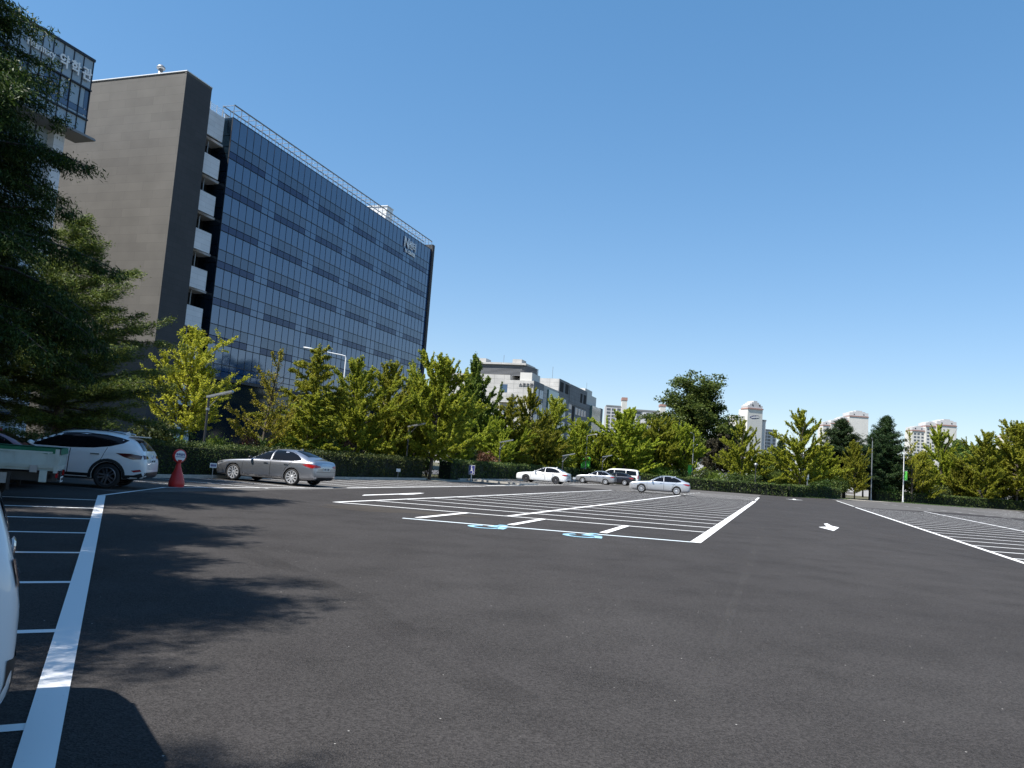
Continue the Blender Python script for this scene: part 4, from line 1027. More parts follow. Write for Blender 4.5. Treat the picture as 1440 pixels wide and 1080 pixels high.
row = [('h', 215, 585, 36, 1.6, 'between the white suv tail and the hedge'), ('g', 240, 600, 38, 1.3, 'above the red pedestal sign'), ('r', 342, 608, 40, 1.25, 'rounded and twiggy, above the grey sedan bonnet'), ('g', 372, 608, 41, 1.0, 'tucked right of the round twiggy one above the sedan'), ('g', 402, 612, 42, 1.2, 'under the sparse ginkgo'), ('y', 312, 606, 39, 1.0, 'at the foot of the nearest slanted light'),
 ('g', 440, 617, 44, 1.1, 'above the grey sedan boot'), ('r', 484, 612, 46, 1.15, 'dark and round below the curved street light'), ('h', 460, 612, 47, 1.2, 'left of the dark round one'), ('g', 522, 617, 49, 1.9, 'wide and bright, in the middle of the first hedge'), ('g', 562, 624, 51, 1.3, 'left of the second slanted light'), ('r', 586, 627, 53, 1.0, 'at the foot of the second slanted light'), ('h', 604, 622, 55, 1.2, 'at the end of the first hedge'),
 ('r', 690, 632, 73, 1.7, 'behind the blue notice'), ('h', 655, 625, 68, 1.6, 'below the columnar ginkgo'), ('g', 716, 637, 76, 1.5, 'right of the third slanted light pole'), ('h', 738, 636, 78, 1.8, 'behind the white sedan'), ('r', 758, 640, 79, 1.5, 'above the white sedan roof'), ('g', 775, 640, 80, 1.6, 'right above the white sedan boot'), ('g', 800, 643, 84, 1.8, 'by the fourth slanted light'), ('h', 820, 644, 88, 1.8, 'below the green banners'), ('g', 838, 645, 94, 1.7, 'left of the farthest slanted light'),
 ('g', 862, 650, 104, 2.0, 'behind the white van'), ('h', 885, 650, 106, 2.2, 'right of the white van'), ('g', 908, 652, 106, 2.2, 'left above the silver sedan'), ('y', 930, 652, 106, 2.2, 'above the silver sedan roof'), ('g', 952, 655, 106, 2.2, 'above the silver sedan boot'), ('h', 985, 657, 106, 2.4, 'right of the banner lamp'), ('y', 1005, 660, 105, 2.2, 'at the foot of the plum tree'), ('g', 1028, 660, 105, 2.2, 'left of the black lamp post'), ('h', 1052, 664, 106, 2.2, 'behind the black lamp post'), ('h', 1082, 655, 112, 2.6, 'right of the black lamp post'), ('y', 1102, 662, 110, 2.2, 'left of the antler topped ginkgo trunk'), ('r', 1112, 668, 112, 2.2, 'at the antler topped ginkgo trunk'), ('g', 1150, 664, 114, 2.4, 'right of the antler topped ginkgo trunk'), ('h', 1178, 668, 118, 2.4, 'below the flat topped pine'), ('g', 1240, 676, 126, 2.4, 'at the start of the right hand hedge'), ('h', 1262, 672, 128, 2.6, 'left of the bannered lamp post'), ('y', 1292, 680, 130, 2.4, 'right of the bannered lamp post'), ('h', 1320, 682, 134, 2.6, 'below the bare branched ginkgo'), ('h', 1345, 682, 136, 2.6, 'right of the bare branched ginkgo trunk'), ('g', 1366, 684, 136, 2.4, 'below the spire ginkgo'), ('h', 1395, 686, 136, 2.2, 'right of the spire ginkgo trunk'), ('h', 1428, 686, 138, 2.6, 'at the right edge')]
for k, px, tp, Y, wd, lb in row: put_shrub(k, px, tp, Y, wd, nm[k] + ' shrub ' + lb)

# ---------------- clipped hedges
def hedge(label, pts, h, wd, dens, leaf, seed):
    r = random.Random(seed); P = []; core = MB()
    o0 = Vector(pts[0])
    for a, c in zip(pts[:-1], pts[1:]):
        a = Vector(a); c = Vector(c); d = c - a; ln = d.length; d.normalize(); n = Vector((-d.y, d.x, 0))
        T = Matrix.Translation(a - o0) @ Matrix.Rotation(atan2(d.y, d.x), 4, 'Z')
        core.box(0, ln, -wd / 2 + .16, wd / 2 - .16, 0, h - .18, T=T)
        for face, area in (('f', ln * h), ('b', ln * h * .35), ('t', ln * wd * 1.1), ('e', wd * h)):
            for _ in range(int(area * dens)):
                s = r.uniform(0, ln); dep = r.uniform(-.02, .2) * (1 if r.random() < .9 else -.5)
                lump = .05 * sin(s * 2.1 + seed) + .04 * sin(s * 5.3)
                if face == 't': v = (s, r.uniform(-wd / 2, wd / 2), h - dep * .8 + lump + (.07 if r.random() < .05 else 0))
                elif face == 'e': v = (r.choice((0, ln)) + r.uniform(-.1, .1), r.uniform(-wd / 2, wd / 2), r.uniform(.03, h))
                else:
                    z = h * r.random() ** .85; sgn_ = -1 if face == 'f' else 1
                    v = (s, sgn_ * (wd / 2 - dep + lump + .05 * sin(z * 5 + s)), z + lump * .5)
                q = T @ Vector(v); P.append(tuple(q))
    root = link('hedge', leaf_mesh('hedge', P, leaf, M['hedge'], .6, .3)); root.location = o0
    tag(root, label, 'hedge', 'clipped hedges around the car park')
    core.build('twiggy_core', M['twig'], root)
    return root
hedge('long clipped hedge behind the grey sedan, ending at the walk through gap', [L(-7, -22.1), L(12, -22.1)], 1.42, 1.2, 420, .07, 1)
hedge('clipped hedge from the grey sedan boot to the bare dark trunk', [L(12.2, -22.1), L(30.6, -22.1)], 1.45, 1.2, 260, .09, 2)
hedge('clipped hedge behind the white sedan and blue notice', [L(36.2, -22.4), L(77.5, -22.6)], 1.5, 1.3, 110, .14, 3)
hedge('far clipped hedge behind the silver sedan and black lamp post', [L(77.8, -22), L(80.2, -7), L(83.5, 2.5), L(104, 9.6)], 1.45, 1.3, 80, .17, 4)
hedge('clipped hedge on the right beyond the small footpath', [Vector((57.3, 124.3, 0)), Vector((73.5, 129.5, 0)), Vector((88, 134.5, 0)), Vector((115, 144, 0))], 1.55, 1.3, 80, .18, 5)
# short grass growing in the beds
def grass(pts, n, seed, h=.12):
    r = random.Random(seed); P = []
    for _ in range(n):
        a, c, wd = r.choice(pts); t = r.random(); q = Vector(a).lerp(Vector(c), t); P.append((q.x + r.uniform(-wd, wd), q.y + r.uniform(-wd, wd), r.uniform(0, h)))
    o = link('grass', leaf_mesh('grass', P, .12, M['shrub'], .25, .1)); tag(o, kind='stuff')
grass([(L(-8, -24), L(30, -24), 1.5), (L(-6, -27), L(30, -27), 1.5), (L(37, -24.5), L(77, -25), 1.6), (L(79, -22), L(86, 2), 1.6), (L(86, 3.5), L(108, 11), 1.8), (L(112, 16), L(116, 30), 2.0)], 14000, 9)
# ================================================================== VEHICLES
def ring(x, zb, zs, zt, w, wr, n=None):
    wm = .955 * w * .5 + wr * .5; zm = zs + (zt - zs) * .52
    half = [(.0, zb), (.55 * w, zb), (.90 * w, zb + .01), (.975 * w, zb + .09), (w, zb + .42 * (zs - zb)), (.992 * w, zs - .10), (.955 * w, zs), (wm, zm), (wr, zt - .10 * min(1, (zt - zs) * 2.2) - .012), (.62 * wr, zt - .014), (0, zt)]
    pts = [(x, y, z) for y, z in half] + [(x, -y, z) for y, z in half[-2:0:-1]]
    return pts
def car_body(name, st, wheels, paint_, wy, parent):
    """lofted, smoothed shell with the wheel openings cut out"""
    v = []; f = []; n = None
    for s in st:
        r_ = ring(*s); n = len(r_); v += r_
    for k in range(len(st) - 1):
        for j in range(n): f.append((k * n + j, k * n + (j + 1) % n, (k + 1) * n + (j + 1) % n, (k + 1) * n + j))
    f.append(tuple(range(n))[::-1]); f.append(tuple((len(st) - 1) * n + j for j in range(n)))
    me = bpy.data.meshes.new(name); me.from_pydata(v, [], f)
    bm = bmesh.new(); bm.from_mesh(me); bmesh.ops.recalc_face_normals(bm, faces=bm.faces)
    cl = bm.edges.layers.float.new('crease_edge')
    bm.verts.ensure_lookup_table()
    for e in bm.edges:
        a, b_ = e.verts[0].index, e.verts[1].index
        if a % n == b_ % n and a % n in (6, n - 6): e[cl] = .55
        if a % n == b_ % n and a % n in (8, n - 8): e[cl] = .25
        if {a // n, b_ // n} == {0} or {a // n, b_ // n} == {len(st) - 1}: e[cl] = .35
    bm.to_mesh(me); bm.free()
    me.materials.append(paint_); me.materials.append(M['well'])
    o = bpy.data.objects.new(name, me); COL.objects.link(o)
    ss = o.modifiers.new('s', 'SUBSURF'); ss.levels = 2; ss.render_levels = 2
    dg = bpy.context.evaluated_depsgraph_get(); dg.update()
    smooth = bpy.data.meshes.new_from_object(o.evaluated_get(dg))
    bvh = BVHTree.FromPolygons([vv.co.copy() for vv in smooth.vertices], [tuple(p.vertices) for p in smooth.polygons])
    c = MB()
    for (wx, wr_) in wheels:
        for s in (-1, 1): c.lathe([(0, s * (wy - .30)), (wr_ * 1.11, s * (wy - .30)), (wr_ * 1.11, s * (wy + .4)), (0, s * (wy + .4))], 32, 'y', (wx, 0, wr_))
    cm = c.mesh('cut', M['well']); bm = bmesh.new(); bm.from_mesh(cm); bmesh.ops.remove_doubles(bm, verts=bm.verts, dist=1e-5); bmesh.ops.recalc_face_normals(bm, faces=bm.faces); bm.to_mesh(cm); bm.free()
    cu = bpy.data.objects.new('cut', cm); COL.objects.link(cu)
    bo = o.modifiers.new('b', 'BOOLEAN'); bo.operation = 'DIFFERENCE'; bo.solver = 'EXACT'; bo.object = cu
    dg = bpy.context.evaluated_depsgraph_get(); dg.update()
    out = bpy.data.meshes.new_from_object(o.evaluated_get(dg)); out.name = name
    out.materials.clear(); out.materials.append(paint_); out.materials.append(M['well'])
    for p in out.polygons:
        p.use_smooth = True; p.material_index = 0
        for (wx, wr_) in wheels:
            dx, dz = p.center.x - wx, p.center.z - wr_
            if hypot(dx, dz) < wr_ * 1.125 and (abs(p.normal.y) < .35 and (p.normal.x * dx + p.normal.z * dz) < 0 or abs(p.center.y) < wy - .25) and abs(p.center.y) < wy + .2:
                p.material_index = 1; p.use_smooth = False
        if p.normal.z < -.9 and p.center.z < .4: p.material_index = 1
    bpy.data.objects.remove(cu); bpy.data.objects.remove(o)
    ob = link('body', out, parent)
    return ob, bvh
AX = {'l': (Vector((0, 5, 0)), Vector((0, -1, 0)), lambda a, b: Vector((a, 0, b))), 'r': (Vector((0, -5, 0)), Vector((0, 1, 0)), lambda a, b: Vector((a, 0, b))),
      'back': (Vector((-8, 0, 0)), Vector((1, 0, 0)), lambda a, b: Vector((0, a, b))), 'front': (Vector((8, 0, 0)), Vector((-1, 0, 0)), lambda a, b: Vector((0, a, b))),
      'top': (Vector((0, 0, 6)), Vector((0, 0, -1)), lambda a, b: Vector((a, b, 0)))}
def inside(p, poly):
    x, y = p; c = False
    for (x0, y0), (x1, y1) in zip(poly, poly[1:] + poly[:1]):
        if (y0 > y) != (y1 > y) and x < (x1 - x0) * (y - y0) / (y1 - y0) + x0: c = not c
    return c
def proj(bvh, ax, a, b, off):
    o, d, fn = AX[ax]; h = bvh.ray_cast(o + fn(a, b), d)
    if h[0] is None:
        h = bvh.find_nearest(fn(a, b) + o * .15)
    nrm = h[1] if h[1].dot(d) < 0 else -h[1]
    return h[0] + nrm * off, nrm
def dens(poly, s, closed=True):
    out = []
    for (a, b) in zip(poly, poly[1:] + (poly[:1] if closed else [])):
        n = max(1, int(hypot(b[0] - a[0], b[1] - a[1]) / s))
        out += [(a[0] + (b[0] - a[0]) * k / n, a[1] + (b[1] - a[1]) * k / n) for k in range(n)]
    if not closed: out.append(poly[-1])
    return out
def smooth_poly(poly, it=2, keep=()):
    for _ in range(it):
        q = []
        for a, b in zip(poly, poly[1:] + poly[:1]):
            q += [(a[0] * .8 + b[0] * .2, a[1] * .8 + b[1] * .2), (a[0] * .2 + b[0] * .8, a[1] * .2 + b[1] * .8)]
        poly = q
    return poly
def patch(name, bvh, ax, poly, m, off, parent, s=.07, rnd=0):
    if rnd: poly = smooth_poly(poly, rnd)
    ol = dens(poly, s); pts = [Vector(p) for p in ol]; n = len(pts)
    xs = [p[0] for p in ol]; ys = [p[1] for p in ol]
    x = min(xs) + s * .5
    while x < max(xs):
        y = min(ys) + s * .5
        while y < max(ys):
            if inside((x, y), ol) and min((Vector((x, y)) - p).length for p in pts[:n]) > s * .45: pts.append(Vector((x, y)))
            y += s
        x += s
    vs, es, fs, *_ = delaunay_2d_cdt(pts, [(k, (k + 1) % n) for k in range(n)], [], 1, 1e-5)
    P = []; Nn = None
    for q in vs:
        p, nn = proj(bvh, ax, q.x, q.y, off); P.append(tuple(p))
    me = bpy.data.meshes.new(name); me.from_pydata(P, [], [tuple(f_) for f_ in fs])
    d = AX[ax][1]; me.update()
    if sum(pp.normal.dot(d) * pp.area for pp in me.polygons) > 0: me.flip_normals()
    me.materials.append(m); me.polygons.foreach_set('use_smooth', [True] * len(me.polygons))
    return link(name, me, parent)
def ribbon(b, bvh, ax, line, wd, off, closed=False, mi=0):
    ln = dens(line, .05, closed); Q = [proj(bvh, ax, a, c, off) for a, c in ln]
    n = len(Q); rng_ = range(n if closed else n - 1)
    E = []
    for k in range(n):
        t = Q[(k + 1) % n if closed else min(k + 1, n - 1)][0] - Q[k - 1 if closed else max(k - 1, 0)][0]
        sd_ = t.cross(Q[k][1]); sd_ = sd_.normalized() * wd / 2 if sd_.length > 1e-6 else Vector((0, 0, wd / 2)); E.append((Q[k][0] - sd_, Q[k][0] + sd_))
    for k in rng_:
        j = (k + 1) % n; b.face([E[k][0], E[j][0], E[j][1], E[k][1]], mi)
WM = {}
def wheel_meshes(r, wd, rimr, spokes, rim_m):
    key = (r, wd, rimr, spokes, rim_m)
    if key in WM: return WM[key]
    b = MB(); h = wd / 2
    b.lathe([(rimr, -h * .8), (r - .05, -h), (r - .012, -h * .8), (r, -h * .45), (r, h * .45), (r - .012, h * .8), (r - .05, h), (rimr, h * .8)], 36, 'y'); t = b.mesh('wheel', M['rubber'], True)
    b = MB()
    b.lathe([(rimr + .004, h * .82), (rimr - .018, h * .86), (rimr - .03, h * .5), (rimr - .035, -h * .5)], 36, 'y')
    b.lathe([(rimr - .035, -h * .1), (0, -h * .1)], 30, 'y', mi=1)
    b.lathe([(0, h * .72), (.045, h * .72), (.062, h * .6), (.065, h * .2)], 16, 'y')
    for k in range(spokes):
        a = 2 * pi * k / spokes; T = Matrix.Rotation(-a, 4, 'Y')
        for off in ((-.028, .028) if spokes <= 6 else (0,)):
            w0 = .02 if spokes <= 6 else .026
            c = [T @ Vector(p) for p in ((.04, h * .66, off - w0), (.04, h * .66, off + w0), (rimr - .02, h * .80, off * 1.9 + w0), (rimr - .02, h * .80, off * 1.9 - w0))]
            e = [T @ Vector(p) for p in ((.04, h * .3, off - w0), (.04, h * .3, off + w0), (rimr - .02, h * .3, off * 1.9 + w0), (rimr - .02, h * .3, off * 1.9 - w0))]
            b.face(c); b.face([c[0], c[1], e[1], e[0]]); b.face([c[1], c[2], e[2], e[1]]); b.face([c[2], c[3], e[3], e[2]]); b.face([c[3], c[0], e[0], e[3]])
    rm = b.mesh('rim', [M[rim_m], M['well']], False)
    WM[key] = (t, rm); return WM[key]
def wheels_on(parent, ws, wy, wd, rimf, spokes, rim_m='alloy'):
    for (x, r) in ws:
        t, rm = wheel_meshes(r, wd, r * rimf, spokes, rim_m)
        for s in (-1, 1):
            o = link('wheel', t, parent); o.location = (x, s * (wy - wd / 2), r)
            if s < 0: o.rotation_euler = (0, 0, pi)
            link('rim', rm, o)
def plate_chars(parent, c, x, y, n=7, w=.42, h=.06, m='ink', axis='back'):
    b = MB()
    for k in range(n):
        y0 = -w / 2 + w * k / n
        if k == 3: continue
        b.box(-.004, .0, y0 + .006, y0 + w / n - .012, -h / 2, h / 2)
    o = b.build('plate_characters', M[m], parent); o.location = c; return o

def sedan(label, loc, rz, P, group='saloon cars in the hedge bays'):
    Ln, W, H = P['L'], P['W'], P['H']; k = Ln / 4.9; h = H / 1.47; w = W / 2
    root = thing('saloon_car', label, 'car', loc, rz, group)
    def X(x): return x * k
    bk = P.get('deck', 1.04) * h; pm = P['paint']
    base = [  # x, bottom, shoulder, top, half width, roof half width
        (2.46, .30, .56, .60, .60, .50), (2.44, .23, .66, .72, .74, .62), (2.34, .20, .745, .80, .85, .69), (2.05, .19, .805, .865, .91, .73), (1.6, .19, .86, .925, .94, .74), (1.15, .19, .895, .965, .945, .74),
        (.88, .19, .905, .99, .945, .74), (.72, .19, .915, 1.06, .945, .70), (.32, .19, .93, 1.30, .945, .63), (.0, .19, .935, 1.43, .945, .60), (-.40, .19, .945, 1.485, .945, .59), (-.90, .19, .95, 1.485, .945, .58), (-1.25, .20, .955, 1.445, .945, .565),
        (-1.58, .21, .965, 1.345, .94, .57), (-1.86, .22, .975, bk + .15, .93, .61), (-2.06, .23, .985, bk + .045, .92, .68), (-2.24, .24, .98, bk + .01, .90, .72), (-2.38, .27, .95, bk - .01, .86, .72), (-2.44, .34, .86, .95, .80, .67), (-2.47, .42, .76, .82, .72, .62)]
    fb = P.get('fast', 0)   # a faster, longer roof line
    st = []
    for (x, zb, zs, zt, ww, wr) in base:
        if fb and -2.2 < x < -.8: zt += fb * (1 - abs(x + 1.55) / .75) if abs(x + 1.55) < .75 else 0
        st.append((X(x), zb, zs * h, zt * h, ww * w / .945, wr * w / .945))
    ws = [(X(1.44), P.get('r', .335)), (X(-1.40), P.get('r', .335))]
    body, bvh = car_body('body', st, ws, pm, w, root)
    Z = lambda z: z * h
    g = M['glass']
    fwin = [(X(.70), Z(.975)), (X(.52), Z(1.09)), (X(.14), Z(1.305)), (X(-.10), Z(1.38)), (X(-.30), Z(1.403)), (X(-.315), Z(.985))]
    rwin = [(X(-.375), Z(.985)), (X(-.36), Z(1.405)), (X(-.80), Z(1.405)), (X(-1.18), Z(1.355)), (X(-1.48), Z(1.25)), (X(-1.74), Z(1.10)), (X(-1.72), Z(1.045)), (X(-1.40), Z(1.0))]
    frd = [(X(.98), Z(.93)), (X(.84), Z(.955)), (X(.60), Z(1.09)), (X(.16), Z(1.345)), (X(-.12), Z(1.405)), (X(-.345), Z(1.42)), (X(-.36), Z(.30)), (X(.92), Z(.28)), (X(1.0), Z(.5))]
    rrd = [(X(-.352), Z(1.43)), (X(-.80), Z(1.43)), (X(-1.18), Z(1.385)), (X(-1.36), Z(1.32)), (X(-1.34), Z(.95)), (X(-1.10), Z(.72)), (X(-.98), Z(.45)), (X(-.98), Z(.30)), (X(-.365), Z(.30))]
    for ax in ('l', 'r'):
        s = 1 if ax == 'l' else -1
        for nm_, poly in (('front_door', frd), ('rear_door', rrd)):
            b = MB(); ribbon(b, bvh, ax, poly, .014, .002, True)
            o = b.build(nm_, [M['well']], root, fix=False)
            hx = X(-.13) if nm_ == 'front_door' else X(-1.10)
            hp, hn = proj(bvh, ax, hx, Z(.86), .022); b = MB(); b.box(-.10, .10, -.012, .012, -.016, .016)
            hd = b.build('handle', P.get('handle', pm), o); hd.location = hp
        patch('side_window', bvh, ax, fwin, g, .004, root); patch('side_window', bvh, ax, rwin, g, .004, root)
        b = MB(); ribbon(b, bvh, ax, [(X(.74), Z(.962)), (X(-.35), Z(.968)), (X(-1.45), Z(.985)), (X(-1.76), Z(1.05))], .018, .006); b.build('window_trim', M['chrome'], root, fix=False)
        patch('sill_trim', bvh, ax, [(X(.95), Z(.27)), (X(-.92), Z(.27)), (X(-.92), Z(.315)), (X(.95), Z(.33))], P.get('sill', M['chrome']), .006, root)
        b = MB(); ribbon(b, bvh, ax, [(X(1.75), Z(.80)), (X(.9), Z(.80)), (X(-.4), Z(.79)), (X(-1.6), Z(.80)), (X(-2.1), Z(.80))], .010, .002); b.build('body_crease', pm, root, fix=False)
        # lamps
        patch('headlight', bvh, ax, [(X(2.30), Z(.60)), (X(1.85), Z(.75)), (X(1.72), Z(.80)), (X(1.95), Z(.74)), (X(2.26), Z(.66))], M['clearlamp'], .006, root, .05)
        patch('tail_light', bvh, ax, P.get('tail', [(X(-1.86), Z(.895)), (X(-2.1), Z(.80)), (X(-2.30), Z(.76)), (X(-2.40), Z(.78)), (X(-2.38), Z(.90)), (X(-2.15), Z(.925))]), M['redlamp'], .006, root, .05)
        # mirror
        p, nn = proj(bvh, ax, X(.60), Z(.97), .0)
        b = MB(); b.lathe([(0, -.10), (.06, -.09), (.085, -.03), (.085, .05), (.06, .09), (0, .1)], 12, 'y'); mb = b.mesh('mirror', P.get('mirror', pm), True)
        o = link('mirror', mb, root); o.location = (p.x, p.y + s * .13, p.z + .05); o.scale = (.75, 1, .8)
    # screens
    patch('windscreen', bvh, 'top', [(X(.80), .60 * w / .945), (X(.86), 0), (X(.80), -.60 * w / .945), (X(.02), -.46 * w / .945), (X(.0), 0), (X(.02), .46 * w / .945)], g, .004, root, .09)
    patch('rear_window', bvh, 'top', [(X(-1.26), .44 * w / .945), (X(-1.24), 0), (X(-1.26), -.44 * w / .945), (X(-1.90), -.53 * w / .945), (X(-1.96), 0), (X(-1.90), .53 * w / .945)], g, .004, root, .09)
    for sg in (1, -1):
        patch('tail_light', bvh, 'back', [(sg * w * .88, Z(.91)), (sg * w * .52, Z(.87)), (sg * w * .48, Z(.80)), (sg * w * .87, Z(.77))], M['redlamp'], .008, root, .06)
        patch('headlight', bvh, 'front', [(sg * w * .80, Z(.72)), (sg * w * .46, Z(.66)), (sg * w * .46, Z(.56)), (sg * w * .82, Z(.60))], M['clearlamp'], .008, root, .06)
    patch('grille', bvh, 'front', [(-.36, Z(.64)), (.36, Z(.64)), (.30, Z(.40)), (-.30, Z(.40))], M['black'], .006, root, .08)
    patch('rear_bumper_insert', bvh, 'back', [(-w * .74, Z(.40)), (w * .74, Z(.40)), (w * .66, Z(.27)), (-w * .66, Z(.27))], M['black'], .006, root, .08)
    pl = patch('number_plate', bvh, 'back', [(-.26, Z(.67)), (.26, Z(.67)), (.26, Z(.67) + .12), (-.26, Z(.67) + .12)], M['plate'], .012, root, .06)
    pp, _ = proj(bvh, 'back', 0, Z(.67) + .06, .016); plate_chars(pl, pp, 0, 0)
    bb = MB(); ribbon(bb, bvh, 'back', [(-w * .8, Z(.62)), (w * .8, Z(.62))], .012, .003); ribbon(bb, bvh, 'back', [(-w * .42, Z(.93)), (w * .42, Z(.93))], .02, .008, mi=1); bb.build('boot_lid_trim', [M['well'], M['chrome']], root, fix=False)
    p, _ = proj(bvh, 'top', X(-1.18), 0, 0); b = MB(); b.prism([(-.10, 0), (.09, 0), (-.06, .075)], -.018, .018, T=Matrix(((1, 0, 0, p.x), (0, 0, -1, 0), (0, 1, 0, p.z - .01), (0, 0, 0, 1)))); b.build('antenna_fin', pm, root)
    wheels_on(root, ws, w * .985, .22, P.get('rimf', .74), P.get('spokes', 10), P.get('rim', 'alloy'))
    return root

def suv(label, loc, rz, P, group='white cars in the shade'):
    w = .94; root = thing('estate_car', label, 'car', loc, rz, group); pm = P['paint']
    st = [(2.34, .36, .62, .66, .56, .46), (2.30, .28, .78, .84, .72, .6), (2.15, .24, .90, .98, .86, .7), (1.8, .24, .98, 1.06, .92, .74), (1.35, .24, 1.03, 1.11, .94, .75), (1.05, .24, 1.05, 1.15, .94, .74), (.90, .24, 1.06, 1.21, .94, .72),
          (.45, .24, 1.07, 1.46, .94, .67), (.1, .24, 1.08, 1.60, .94, .64), (-.3, .24, 1.09, 1.66, .94, .63), (-.9, .24, 1.11, 1.665, .94, .62), (-1.4, .25, 1.14, 1.63, .93, .61), (-1.8, .26, 1.15, 1.56, .91, .60), (-2.02, .28, 1.13, 1.47, .88, .60), (-2.18, .30, 1.08, 1.26, .86, .64), (-2.28, .32, 1.00, 1.08, .83, .68), (-2.35, .36, .84, .90, .78, .66), (-2.37, .44, .72, .78, .70, .6)]
    if P.get('upright'):
        st = st[:12] + [(-1.8, .26, 1.15, 1.60, .92, .66), (-2.08, .28, 1.14, 1.56, .91, .68), (-2.22, .30, 1.12, 1.44, .90, .70), (-2.31, .32, 1.06, 1.20, .88, .74), (-2.38, .36, .86, .92, .84, .72), (-2.40, .44, .74, .80, .76, .66)]
    ws = [(1.36, .365), (-1.34, .365)]
    body, bvh = car_body('body', st, ws, pm, w, root); g = M['glass']
    win = [(.86, 1.13), (.66, 1.27), (.28, 1.46), (-.05, 1.545), (-.6, 1.575), (-1.15, 1.55), (-1.55, 1.485), (-1.80, 1.42), (-1.68, 1.33), (-1.35, 1.22), (-.9, 1.15), (-.3, 1.12)]
    for ax in ('l', 'r'):
        s = 1 if ax == 'l' else -1
        patch('side_window', bvh, ax, win, g, .005, root)
        for nm_, poly, hx in (('front_door', [(1.05, 1.04), (1.0, .5), (.92, .34), (-.28, .34), (-.30, 1.10)], -.06), ('rear_door', [(-.31, 1.10), (-.29, .34), (-.86, .34), (-.95, .62), (-1.15, .84), (-1.28, 1.18)], -.98)):
            b = MB(); ribbon(b, bvh, ax, poly, .014, .002, False); o = b.build(nm_, M['well'], root, fix=False)
            hp, _ = proj(bvh, ax, hx, .98, .024); b = MB(); b.box(-.12, .12, -.014, .014, -.018, .018); hd = b.build('handle', M['chrome'], o); hd.location = hp
        # dark lower cladding with arches
        def arc(cx, r0, a0, a1, n=16): return [(cx + r0 * cos(radians(a0 + (a1 - a0) * k / n)), .365 + r0 * sin(radians(a0 + (a1 - a0) * k / n))) for k in range(n + 1)]
        for cx in (1.36, -1.34):
            patch('arch_cladding', bvh, ax, arc(cx, .50, -14, 194) + arc(cx, .412, 194, -14), M['black'], .008, root, .05)
        patch('sill_cladding', bvh, ax, [(.88, .25), (.88, .42), (-.86, .42), (-.86, .25)], M['black'], .007, root, .08)
        patch('rear_cladding', bvh, ax, [(-1.83, .28), (-1.83, .42), (-2.06, .43), (-2.26, .50), (-2.30, .40), (-2.1, .3)], M['black'], .007, root, .06)
        patch('headlight', bvh, ax, [(2.16, .80), (1.72, .93), (1.6, .98), (1.9, .95), (2.2, .88)], M['clearlamp'], .007, root, .05)
        patch('tail_light', bvh, ax, [(-1.52, 1.04), (-1.78, .93), (-2.0, .88), (-2.22, .90), (-2.24, 1.00), (-1.95, 1.045)], M['darkred'], .007, root, .05)
        patch('reflector', bvh, ax, [(-1.98, .56), (-2.22, .60), (-2.26, .55), (-2.06, .51)], M['redlamp'], .008, root, .04)
        b = MB(); ribbon(b, bvh, ax, [(1.6, .92), (.6, .93), (-.5, .95), (-1.4, 1.03), (-2.0, 1.06)], .014, .003); b.build('body_crease', pm, root, fix=False)
        p, _ = proj(bvh, ax, .72, 1.12, 0); b = MB(); b.lathe([(0, -.13), (.07, -.11), (.10, -.03), (.095, .06), (.06, .11), (0, .12)], 12, 'y'); o = b.build('mirror', pm, root, smooth=True); o.location = (p.x, p.y + s * .15, p.z + .05); o.scale = (.8, 1, .9)
    for sg in (1, -1):
        patch('tail_light', bvh, 'back', [(sg * .80, 1.02), (sg * .5, .99), (sg * .46, .93), (sg * .80, .90)], M['darkred'], .009, root, .06)
        patch('headlight', bvh, 'front', [(sg * .80, .90), (sg * .5, .84), (sg * .5, .76), (sg * .82, .78)], M['clearlamp'], .008, root, .06)
    patch('windscreen', bvh, 'top', [(.98, .62), (1.03, 0), (.98, -.62), (.10, -.52), (.06, 0), (.10, .52)], g, .005, root, .09)
    patch('rear_window', bvh, 'back', [(-.68, 1.14), (.68, 1.14), (.60, 1.30), (.50, 1.45), (-.50, 1.45), (-.60, 1.30)], g, .006, root, .07)
    b = MB(); b.prism([(-.52, -1.72), (.52, -1.72), (.50, -2.12), (-.50, -2.12)], 1.535, 1.565, T=Matrix.Rotation(0, 4, 'Z') @ Matrix(((0, 1, 0, 0), (1, 0, 0, 0), (0, 0, 1, 0), (0, 0, 0, 1)))); b.build('roof_spoiler', pm, root)
    for sg in (1, -1):
        b = MB(); b.tube([(.1, sg * .60, 1.60), (-.3, sg * .6, 1.675), (-1.2, sg * .585, 1.67), (-1.65, sg * .57, 1.605)], .018, 6); b.build('roof_rail', M['chrome'], root)
    patch('grille', bvh, 'front', [(-.4, .80), (.4, .80), (.34, .52), (-.34, .52)], M['black'], .006, root, .08)
    patch('rear_bumper_insert', bvh, 'back', [(-.84, .60), (.84, .60), (.80, .31), (-.80, .31)] if P.get('upright') else [(-.78, .52), (.78, .52), (.74, .33), (-.74, .33)], M['black'], .007, root, .08)
    pl = patch('number_plate', bvh, 'back', [(-.26, .78), (.26, .78), (.26, .90), (-.26, .90)], M['plate'], .014, root, .06); pp, _ = proj(bvh, 'back', 0, .84, .018); plate_chars(pl, pp, 0, 0)
    pp, _ = proj(bvh, 'back', 0, .97, .012); b = MB(); b.lathe([(.05, -.01), (.065, 0), (.05, .01)], 20, 'x'); o = b.build('oval_badge', M['chrome'], root); o.location = pp; o.scale = (1, 1.4, .9)
